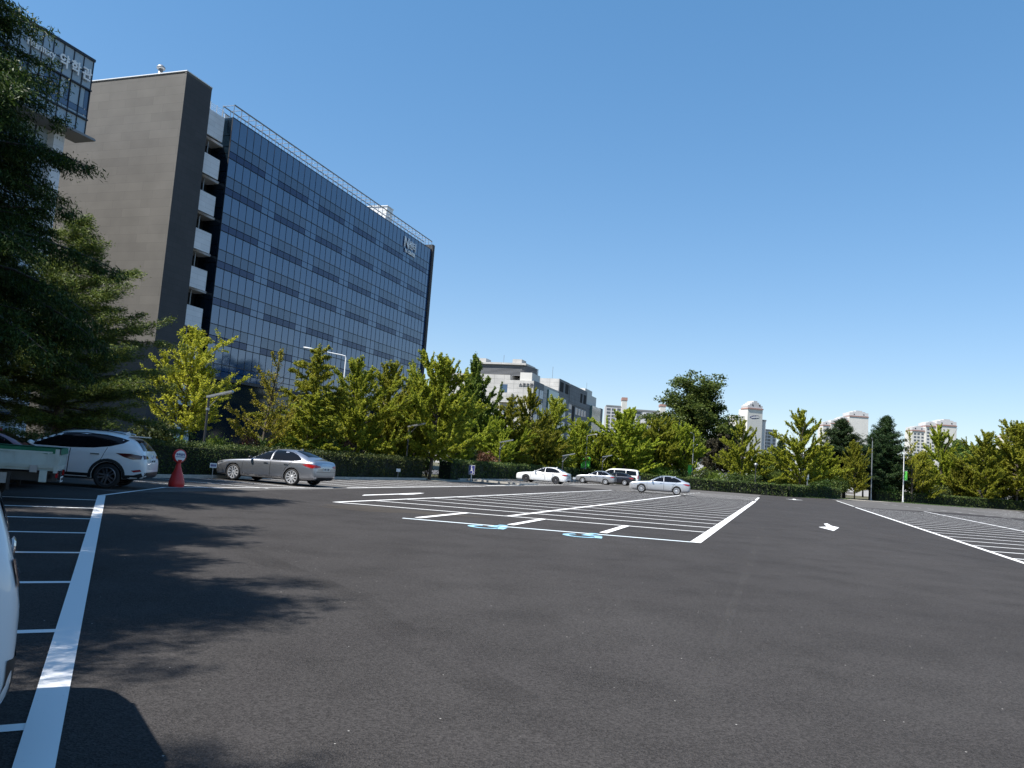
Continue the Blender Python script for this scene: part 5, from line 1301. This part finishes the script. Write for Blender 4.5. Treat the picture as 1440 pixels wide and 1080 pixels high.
    p, _ = proj(bvh, 'top', -1.52, 0, 0); b = MB(); b.prism([(-.12, 0), (.12, 0), (-.08, .10)], -.02, .02, T=Matrix(((1, 0, 0, p.x), (0, 0, -1, 0), (0, 1, 0, p.z - .01), (0, 0, 0, 1)))); b.build('antenna_fin', pm, root)
    wheels_on(root, ws, w * .985, .24, P.get('rimf', .70), 5, P.get('rim', 'darkalloy'))
    return root

def van(label, loc, rz, pm):
    w = .96; root = thing('van', label, 'van', loc, rz); h = 1.92
    st = [(2.55, .32, .70, .74, .66, .5), (2.50, .26, .86, .95, .80, .62), (2.25, .24, .98, 1.08, .90, .7), (1.95, .24, 1.04, 1.20, .95, .74), (1.5, .24, 1.08, 1.58, .96, .74), (1.1, .24, 1.10, 1.82, .96, .74), (.6, .24, 1.10, 1.90, .96, .76), (-.8, .24, 1.10, 1.93, .96, .77), (-1.9, .25, 1.10, 1.91, .955, .77), (-2.3, .27, 1.10, 1.86, .94, .77), (-2.48, .32, 1.05, 1.70, .92, .78), (-2.55, .40, .95, 1.2, .88, .76)]
    ws = [(1.55, .34), (-1.55, .34)]; body, bvh = car_body('body', st, ws, pm, w, root); g = M['glass']
    for ax in ('l', 'r'):
        s = 1 if ax == 'l' else -1
        for poly in ([(1.75, 1.16), (1.2, 1.62), (.95, 1.70), (.45, 1.72), (.45, 1.14)], [(.36, 1.14), (.36, 1.73), (-.95, 1.74), (-.95, 1.14)], [(-1.04, 1.14), (-1.04, 1.74), (-2.2, 1.70), (-2.3, 1.18)]): patch('side_window', bvh, ax, poly, g, .005, root, rnd=0)
        b = MB(); ribbon(b, bvh, ax, [(1.4, 1.1), (1.3, .4), (.42, .4), (.42, 1.76)], .014, .002); b.build('front_door', M['well'], root, fix=False)
        b = MB(); ribbon(b, bvh, ax, [(.40, 1.76), (.40, .4), (-.98, .4), (-.98, 1.76)], .014, .002); b.build('sliding_door', M['well'], root, fix=False)
        patch('tail_light', bvh, ax, [(-2.42, .8), (-2.42, 1.25), (-2.52, 1.25), (-2.52, .8)], M['redlamp'], .008, root, .05)
        patch('headlight', bvh, ax, [(2.0, .9), (2.4, .84), (2.44, .74), (2.1, .78)], M['clearlamp'], .008, root, .05)
        p, _ = proj(bvh, ax, 1.5, 1.18, 0); b = MB(); b.lathe([(0, -.11), (.08, -.08), (.10, 0), (.08, .08), (0, .11)], 10, 'y'); o = b.build('mirror', pm, root, smooth=True); o.location = (p.x, p.y + s * .15, p.z + .06)
    patch('windscreen', bvh, 'top', [(2.0, .66), (2.05, 0), (2.0, -.66), (1.22, -.60), (1.18, 0), (1.22, .60)], g, .005, root, .09)
    patch('rear_window', bvh, 'back', [(-.68, 1.16), (.68, 1.16), (.66, 1.66), (-.66, 1.66)], g, .006, root, .08)
    pl = patch('number_plate', bvh, 'back', [(-.26, .76), (.26, .76), (.26, .88), (-.26, .88)], M['plate'], .012, root, .06); pp, _ = proj(bvh, 'back', 0, .82, .016); plate_chars(pl, pp, 0, 0)
    wheels_on(root, ws, w * .985, .21, .66, 5); return root

def truck(label, loc, rz):
    root = thing('small_truck', label, 'truck', loc, rz); pm = M['p_truck']
    # origin at the ground below the tail; +x towards the cab
    w = .83; z0, z1 = .76, 1.14
    b = MB(); b.box(-.02, 2.75, -w + .05, w - .05, z0 - .06, z0); b.build('bed_floor', pm, root)
    for s in (1, -1):
        b = MB(); T = Matrix.Identity(4)
        y0, y1 = (w - .03, w) if s > 0 else (-w, -w + .03)
        b.box(.0, 2.72, y0, y1, z0, z1)
        yo = w + .004 if s > 0 else -w - .016
        b.box(.10, 2.7, yo, yo + .012, z0 + .05, z0 + .09); b.box(.10, 2.7, yo, yo + .012, z1 - .07, z1 - .03)
        for k in range(9): b.box(.16 + .3 * k, .19 + .3 * k, yo, yo + .012, z0 + .09, z1 - .07)
        side = b.build('drop_side', pm, root)
        for k in (.35, 1.3, 2.3):
            b = MB(); b.box(k, k + .14, yo - .004, yo + .014, z0 - .10, z0 + .05); b.build('hinge', M['steel'], side)
        b = MB(); b.box(-.03, .05, y0 - .012, y1 + .012, z0 - .10, z1 + .03); b.box(-.05, .02, yo - .01, yo + .03, z0 + .16, z0 + .24); b.build('corner_post', pm, root)
        b = MB(); b.box(.82, .88, min(y0, y1 - .02 * s), max(y0, y1 - .02 * s), .26, z0 - .1); b.build('mudguard', M['black'], root)
        b = MB(); b.box(.16, .30, y0 - .02, y1 + .02, .46, z0 - .06); b.build('rear_bracket', pm, root)
        b = MB(); b.box(-.04, .0, s * .70 - .10, s * .70 + .10, .56, .68); b.build('tail_light', M['redlamp'], root)
        b = MB(); b.box(.9, 2.2, s * .74 - .02, s * .74 + .02, .40, .62); b.build('side_guard', M['steel'], root)
    b = MB(); b.box(-.035, -.005, -w + .05, w - .05, z0, z1)
    for k in range(6): b.box(-.05, -.035, -w + .12 + .28 * k, -w + .16 + .28 * k, z0 + .05, z1 - .05)
    b.build('tailgate', pm, root)
    b = MB()
    pts = []
    for k in range(13):
        x = -.02 + 2.74 * k / 12
        pts.append((x, .06 + .025 * sin(k * 1.7)))
    for k in range(12):
        for s in (1, -1):
            (xa, da), (xb, db) = pts[k], pts[k + 1]
            b.face([(xa, s * (w + .012), z1 - da), (xb, s * (w + .012), z1 - db), (xb, s * (w - .0), z1 + .045), (xa, s * (w - .0), z1 + .045)])
            b.face([(xa, s * (w - .0), z1 + .045), (xb, s * (w - .0), z1 + .045), (xb, s * (w - .12), z1 + .03), (xa, s * (w - .12), z1 + .03)])
    b.face([(-.05, -w, z1 + .045), (-.05, w, z1 + .045), (-.06, w, z1 - .09), (-.06, -w, z1 - .09)])
    b.face([(-.02, -w + .1, z1 + .03), (2.72, -w + .1, z1 + .03), (2.72, w - .1, z1 + .06), (-.02, w - .1, z1 + .06)])
    b.build('green_cover', M['canvas'], root, fix=False)
    b = MB(); b.box(-.0, 4.4, -.42, -.32, .46, .64); b.box(-.0, 4.4, .32, .42, .46, .64)
    for x in (.1, 1.2, 2.5): b.box(x, x + .08, -.42, .42, .50, .60)
    b.build('chassis', M['darksteel'], root)
    pl = MB(); pl.box(-.06, -.05, -.26, .26, .44, .56); plo = pl.build('number_plate', M['plate'], root); plate_chars(plo, (-.062, 0, .50), 0, 0)
    # cab
    st = [(4.75, .40, .95, 1.0, .70, .62), (4.72, .34, 1.02, 1.12, .79, .70), (4.62, .32, 1.05, 1.30, .83, .72), (4.35, .32, 1.06, 1.78, .84, .70), (4.0, .32, 1.06, 1.90, .84, .70), (3.2, .32, 1.06, 1.90, .84, .70), (2.88, .34, 1.06, 1.88, .83, .70), (2.82, .40, 1.0, 1.7, .80, .66)]
    cb_, bvh = car_body('cab', st, [(4.1, .32)], pm, .84, root); cb_.name = 'cab'
    for ax in ('l', 'r'):
        patch('side_window', bvh, ax, [(4.48, 1.14), (4.22, 1.66), (3.1, 1.70), (3.1, 1.14)], M['glass'], .005, root)
        b = MB(); ribbon(b, bvh, ax, [(4.55, 1.0), (4.5, .7), (3.5, .5), (3.02, .5), (3.02, 1.76)], .014, .002); b.build('cab_door', M['well'], root, fix=False)
    patch('windscreen', bvh, 'front', [(-.66, 1.14), (.66, 1.14), (.6, 1.66), (-.6, 1.66)], M['glass'], .006, root, .08)
    for s in (1, -1): patch('headlight', bvh, 'front', [(s * .4, .62), (s * .68, .62), (s * .68, .78), (s * .4, .78)], M['clearlamp'], .008, root, .06)
    wheels_on(root, [(4.1, .32), (1.35, .30)], .80, .19, .55, 8, 'steel')
    return root

def H_(az):   # heading (azimuth in degrees from +Y, clockwise) to rotation about z for a +x nose
    return pi / 2 - radians(az)
CARS = {}
NOSE = -71.5
def at_uv(u, v): return L(u, v)
CARS['grey'] = sedan('grey metallic saloon with sunlit roof and multi spoke wheels, nose to the first hedge', at_uv(9.35, -18.75), H_(NOSE), dict(L=4.99, W=1.89, H=1.48, paint=M['p_grey'], r=.35, rimf=.76, spokes=10, mirror=M['black'], fast=.05, deck=1.08))
CARS['white'] = sedan('bright white saloon parked beyond the yellowish kerb, nose to the hedge', (3.5, 73.0, 0), H_(NOSE), dict(L=4.82, W=1.835, H=1.47, paint=M['p_white'], r=.335, rimf=.72, spokes=5, fast=.05, rim='darkalloy', sill=M['p_white'], handle=M['p_white']))
CARS['silver'] = sedan('small silver saloon partly hiding a dark saloon', (10.0, 88.5, 0), H_(NOSE), dict(L=4.4, W=1.72, H=1.46, paint=M['p_silver'], r=.31, rimf=.66, spokes=5, sill=M['p_silver'], fast=.02))
CARS['dark'] = sedan('dark saloon showing only its boot and wheel behind the small silver one', (12.6, 92.5, 0), H_(NOSE), dict(L=4.7, W=1.8, H=1.46, paint=M['p_dark'], r=.32, rimf=.66, spokes=5, sill=M['p_dark'], handle=M['p_dark']))
CARS['front'] = sedan('pale silver saloon standing alone on the far end of the bay grid', (12.75, 66.0, 0), H_(-77), dict(L=4.87, W=1.86, H=1.49, paint=M['p_silver2'], r=.335, rimf=.68, spokes=5, sill=M['p_silver2'], deck=1.06))
CARS['red'] = sedan('dark red car with only its roof and rear glass showing behind the truck bed', (-14.6, 21.0, 0), H_(-112), dict(L=4.5, W=1.8, H=1.50, paint=M['p_red'], r=.32, rimf=.66, spokes=5, sill=M['p_red'], handle=M['p_red']), 'cars parked in the diagonal row')
CARS['suv'] = suv('white tall estate car dappled with shade beside the red pedestal sign', (-13.0, 23.9, 0), H_(-101), dict(paint=M['p_white']), 'cars parked in the diagonal row')
CARS['near'] = suv('white car cut off by the left edge of the picture, rear corner in view', (-4.50, 2.90, 0), H_(-124), dict(paint=M['p_white'], rim='alloy', upright=True), 'cars parked in the diagonal row')
CARS['van'] = van('white passenger van with dark windows behind the small silver saloon', (D(870, 670, 97).x, 97, 0), H_(NOSE), M['p_white'])
CARS['truck'] = truck('pale green small truck bed with green cover beside the white suv', (-9.95, 18.0, 0), H_(-114))
# ================================================================== STREET FURNITURE
def slanted_light(label, px, y_top, Y, head_px):
    """dark square post with a long slanted lamp bar and a brace"""
    p = D(px, y_top, Y); h = p.z
    t = thing('slanted_light', label, 'light', (p.x, p.y, 0), 0, 'slanted bar lights behind the hedge')
    b = MB(); b.tube([(0, 0, 0), (0, 0, h - .05)], .055, 8); b.lathe([(.11, 0), (.11, .04), (.06, .10)], 10); b.build('post', M['darksteel'], t)
    ln = head_px * Y / FPX; an = radians(14)
    q = Vector((cos(an), -.25, sin(an))).normalized()
    b = MB(); T = Matrix.Translation((0, 0, h)) @ Matrix.Rotation(atan2(q.y, q.x), 4, 'Z') @ Matrix.Rotation(-an, 4, 'Y')
    b.box(-.08, ln, -.09, .09, -.03, .06, T=T); b.build('lamp_bar', M['steel'], t)
    b = MB(); b.box(0, ln - .05, -.07, .07, -.045, -.031, T=T); b.build('diffuser', M['whitesteel'], t)
    b = MB(); e = T @ Vector((ln * .5, 0, -.03)); b.tube([(0, 0, h - .55), tuple(e)], .018, 5); b.lathe([(.085, h - .62), (.085, h - .50)], 10); b.build('brace', M['steel'], t)
slanted_light('slanted bar light on dark post before the stone tower, nearest and largest', 294, 558, 36.5, 38)
slanted_light('slanted bar light beside the round reddish shrub before the hedge gap', 575.5, 600, 55, 24.5)
slanted_light('slanted bar light above the blue notice', 704, 622, 74, 18.5)
slanted_light('slanted bar light behind the white saloon', 792, 641, 82, 17)
slanted_light('slanted bar light left of the white van, farthest and smallest', 848, 642.5, 99, 13)

def street_light(label, px, y_top, Y, arm, banner=None, col='whitesteel', group='tall street lights', two=False, ang=0.0):
    p = D(px, y_top, Y); h = p.z
    t = thing('street_light', label, 'street light', (p.x, p.y, 0), 0, group)
    b = MB(); b.tube([(0, 0, 0), (0, 0, h * .5), (0, 0, h - .2)], [.095, .075, .055], 10); b.lathe([(.2, 0), (.2, .05), (.12, .12), (.11, .9), (.095, .95)], 12); b.build('pole', M[col], t)
    R_ = Matrix.Rotation(ang, 4, 'Z')
    b = MB(); pts = [R_ @ Vector(q) for q in ((0, 0, h - .25), (-.06, 0, h - .06), (-.3, 0, h), (-arm, 0, h + .10 * arm))]; b.tube(pts, [.05, .05, .045, .035], 8); b.build('arm', M[col], t)
    b = MB(); prof = [(0, -.42), (.07, -.40), (.12, -.2), (.13, .1), (.09, .3), (.04, .36), (0, .36)]
    b.lathe(prof, 12, 'x'); me = b.mesh('lamp_head', M[col], True); me.transform(Matrix.Diagonal((1, 1.1, .55, 1)))
    o = link('lamp_head', me, t); o.location = R_ @ Vector((-arm - .25, 0, h + .10 * arm + .03)); o.rotation_euler = (0, .12, ang)
    if banner:
        for s in banner:
            b = MB(); b.tube([(0, 0, 0), (s * .62, 0, 0)], .018, 5); b.tube([(0, 0, -1.5), (s * .62, 0, -1.5)], .018, 5)
            r_ = b.build('banner_arm', M[col], t); r_.location = (0, 0, 3.1 if Y < 110 else 4.9)
            b = MB(); n = 8
            for k in range(n):
                x0, x1 = s * (.08 + .5 * k / n), s * (.08 + .5 * (k + 1) / n); f = lambda x: .04 * sin(x * 9)
                b.face([(x0, f(x0), -1.45), (x1, f(x1), -1.45), (x1, f(x1), -.04), (x0, f(x0), -.04)])
            bn = b.build('banner', M['green'], r_, fix=False)
    return t
street_light('tall white street light with curved arm over the dense ginkgos', 487, 500, 58, 2.45, ang=radians(8))
street_light('grey street light with two green banners before the pale teal end glazing', 826, 612, 101, .9, (1, -1), 'steel', ang=radians(140))
street_light('street light with one small green banner right above the silver saloon boot', 976, 611, 108, .8, (-1,), 'steel', ang=radians(60))
street_light('white topped street light with long green banner by the right hand hedge', 1271.5, 630, 124.5, .7, (1,), 'whitesteel', ang=radians(70))
street_light('thin pale street light in front of the pine pair', 1227, 618, 119, .6, None, 'steel', ang=radians(60))
# globe lamp at the far hedge
p = D(1063, 653, 103.2)
t = thing('post_lamp', 'black post lamp with small pale head at the far hedge', 'lamp post', (p.x, p.y, 0))
b = MB(); b.tube([(0, 0, 0), (0, 0, p.z - .3)], [.09, .055], 10); b.lathe([(.18, 0), (.18, .1), (.11, .3)], 12); b.build('post', M['darksteel'], t)
b = MB(); b.lathe([(.10, p.z - .3), (.26, p.z - .02), (.26, p.z + .02), (.12, p.z + .14), (0, p.z + .18)], 16); b.build('lamp_head', M['steel'], t, smooth=True)
p = D(1133, 640, 105)
t = thing('marker_pole', 'short pale pole beside the antler topped ginkgo trunk', 'pole', (p.x, p.y - .9, 0))
b = MB(); b.tube([(0, 0, 0), (0, 0, 2.6)], .07, 8); b.build('pole', M['steel'], t); b = MB(); b.lathe([(.16, 2.3), (.18, 2.6), (.18, 3.4), (.10, 3.7), (0, 3.72)], 12); b.build('lamp_head', M['whitesteel'], t, smooth=True)

# red pedestal no-parking sign
def pedestal(label, px, py):
    g = G(px, py); t = thing('pedestal_sign', label, 'sign', (g.x, g.y, 0), 0)
    b = MB(); prof = [(.0, 0), (.215, 0), (.245, .03), (.25, .12), (.235, .22), (.19, .38), (.13, .54), (.085, .68), (.07, .78), (.085, .86), (.11, .90)]
    b.lathe(prof, 24); b.build('base', M['redplastic'], t, smooth=True)
    yaw = atan2(g.y, g.x) - pi / 2 + radians(30)     # faces a little right of the viewer
    R_ = Matrix.Rotation(yaw, 4, 'Z')
    b = MB(); T = R_ @ Matrix.Translation((0, 0, 1.02))
    b.lathe([(0, -.05), (.205, -.05), (.225, -.03), (.225, .05), (.205, .07), (0, .07)], 32, 'y'); me = b.mesh('disc', M['redplastic'], True); me.transform(T); link('disc', me, t)
    b = MB(); b.lathe([(0, -.058), (.185, -.058), (.185, -.049)], 32, 'y'); me = b.mesh('face', M['plate']); me.transform(T); f_ = link('face', me, t)
    F = R_ @ Matrix.Translation((0, -.062, 1.02)) @ frame((0, 0, 0), (1, 0, 0), (0, 0, 1))
    text('face_letters', '주차금지', .085, F @ Matrix.Translation((0, .02, 0)), M['navy'], f_, .002, 'CENTER', bold=.004)
    b = MB(); b.box(-.165, .165, -.066, -.06, -.035, -.015, T=T); b.build('face_bar', M['navy'], f_)
    return t
pedestal('red hourglass shaped pedestal sign with round white face', 247.5, 685)
def stake_sign(label, px, y_top, py, wd, h, marks):
    g = G(px, py); z = 0
    p = D(px, y_top, g.y); t = thing('stake_sign', label, 'sign', (g.x, g.y, 0), atan2(g.y, g.x) - pi / 2 + .25, 'small signs on stakes along the hedge')
    zt = p.z
    b = MB(); b.tube([(0, 0, 0), (0, 0, zt - .04)], .016, 6); b.build('stake', M['steel'], t)
    b = MB(); b.box(-wd / 2, wd / 2, -.03, -.016, zt - h, zt); bd = b.build('board', M['plate'], t)
    b = MB()
    for k in range(4): b.box(-wd * .38 + wd * .2 * k, -wd * .38 + wd * .2 * k + wd * .15, -.034, -.030, zt - h * .75, zt - h * .25)
    if marks: b.build('board_characters', M['navy'], bd)
    return t
stake_sign('small white sign with blue characters on a stake left of the grey saloon', 297.5, 651, 675.5, .27, .19, True)
stake_sign('small blank white sign on a thin stake in front of the first hedge', 559, 659, 674.5, .27, .2, False)
stake_sign('small white tag low at the hedge behind the white saloon', 807, 671, 679.5, .3, .22, False)
g = L(38.0, -20.9); p = D(695, 656.5, g.y)
t = thing('notice_board', 'upright blue disabled parking notice on a pale post by the second hedge', 'sign', (g.x, g.y, 0), -.1)
b = MB(); b.tube([(0, 0, 0), (0, 0, p.z - .1)], .035, 8); b.build('post', M['whitesteel'], t)
hb_ = .72; b = MB(); b.box(-.24, .24, -.05, -.03, p.z - hb_, p.z); bd = b.build('board', M['plate'], t)
b = MB(); b.box(-.215, .215, -.056, -.05, p.z - hb_ + .03, p.z - .03); bl = b.build('blue_panel', M['navy'], bd)
b = MB(); zc = p.z - .40
def bar(a, c, wd):
    a = Vector((a[0], 0, a[1])); c = Vector((c[0], 0, c[1])); d = (c - a).normalized(); n = Vector((-d.z, 0, d.x)) * wd / 2
    b.face([(q.x, -.060, q.z) for q in (a - n, c - n, c + n, a + n)])
bar((-.02, zc + .22), (-.02, zc - .04), .07); bar((-.02, zc - .02), (.10, zc - .02), .05); bar((.09, zc - .02), (.12, zc - .22), .05); bar((-.02, zc + .10), (.10, zc + .10), .04)
for k in range(14):
    a0, a1 = radians(100 + 18 * k), radians(118 + 18 * k)
    if k > 12: break
    bar((-.02 + .13 * cos(a0), zc - .13 + .13 * sin(a0)), (-.02 + .13 * cos(a1), zc - .13 + .13 * sin(a1)), .035)
b.face([(-.02 + .045 * cos(2 * pi * k / 12), -.060, zc + .28 + .045 * sin(2 * pi * k / 12)) for k in range(12)])
b.build('wheelchair_symbol', M['plate'], bl, fix=False)
# bench by the footpath
g = G(1208, 699.5)
t = thing('park_bench', 'small dark bench by the footpath gap in the far hedge', 'bench', (g.x - 1, g.y + 1.5, 0), radians(-25))
b = MB()
for k in range(4): b.box(-.8, .8, -.2 + .11 * k, -.11 + .11 * k, .42, .45)
b.build('seat', M['bark'], t)
for s in (-.65, .65):
    b = MB(); b.box(s - .04, s + .04, -.18, .2, 0, .42); b.build('leg', M['darksteel'], t)
b = MB()
for k in range(3): b.box(-.8, .8, .24, .27, .52 + .12 * k, .61 + .12 * k)
b.build('backrest', M['bark'], t)
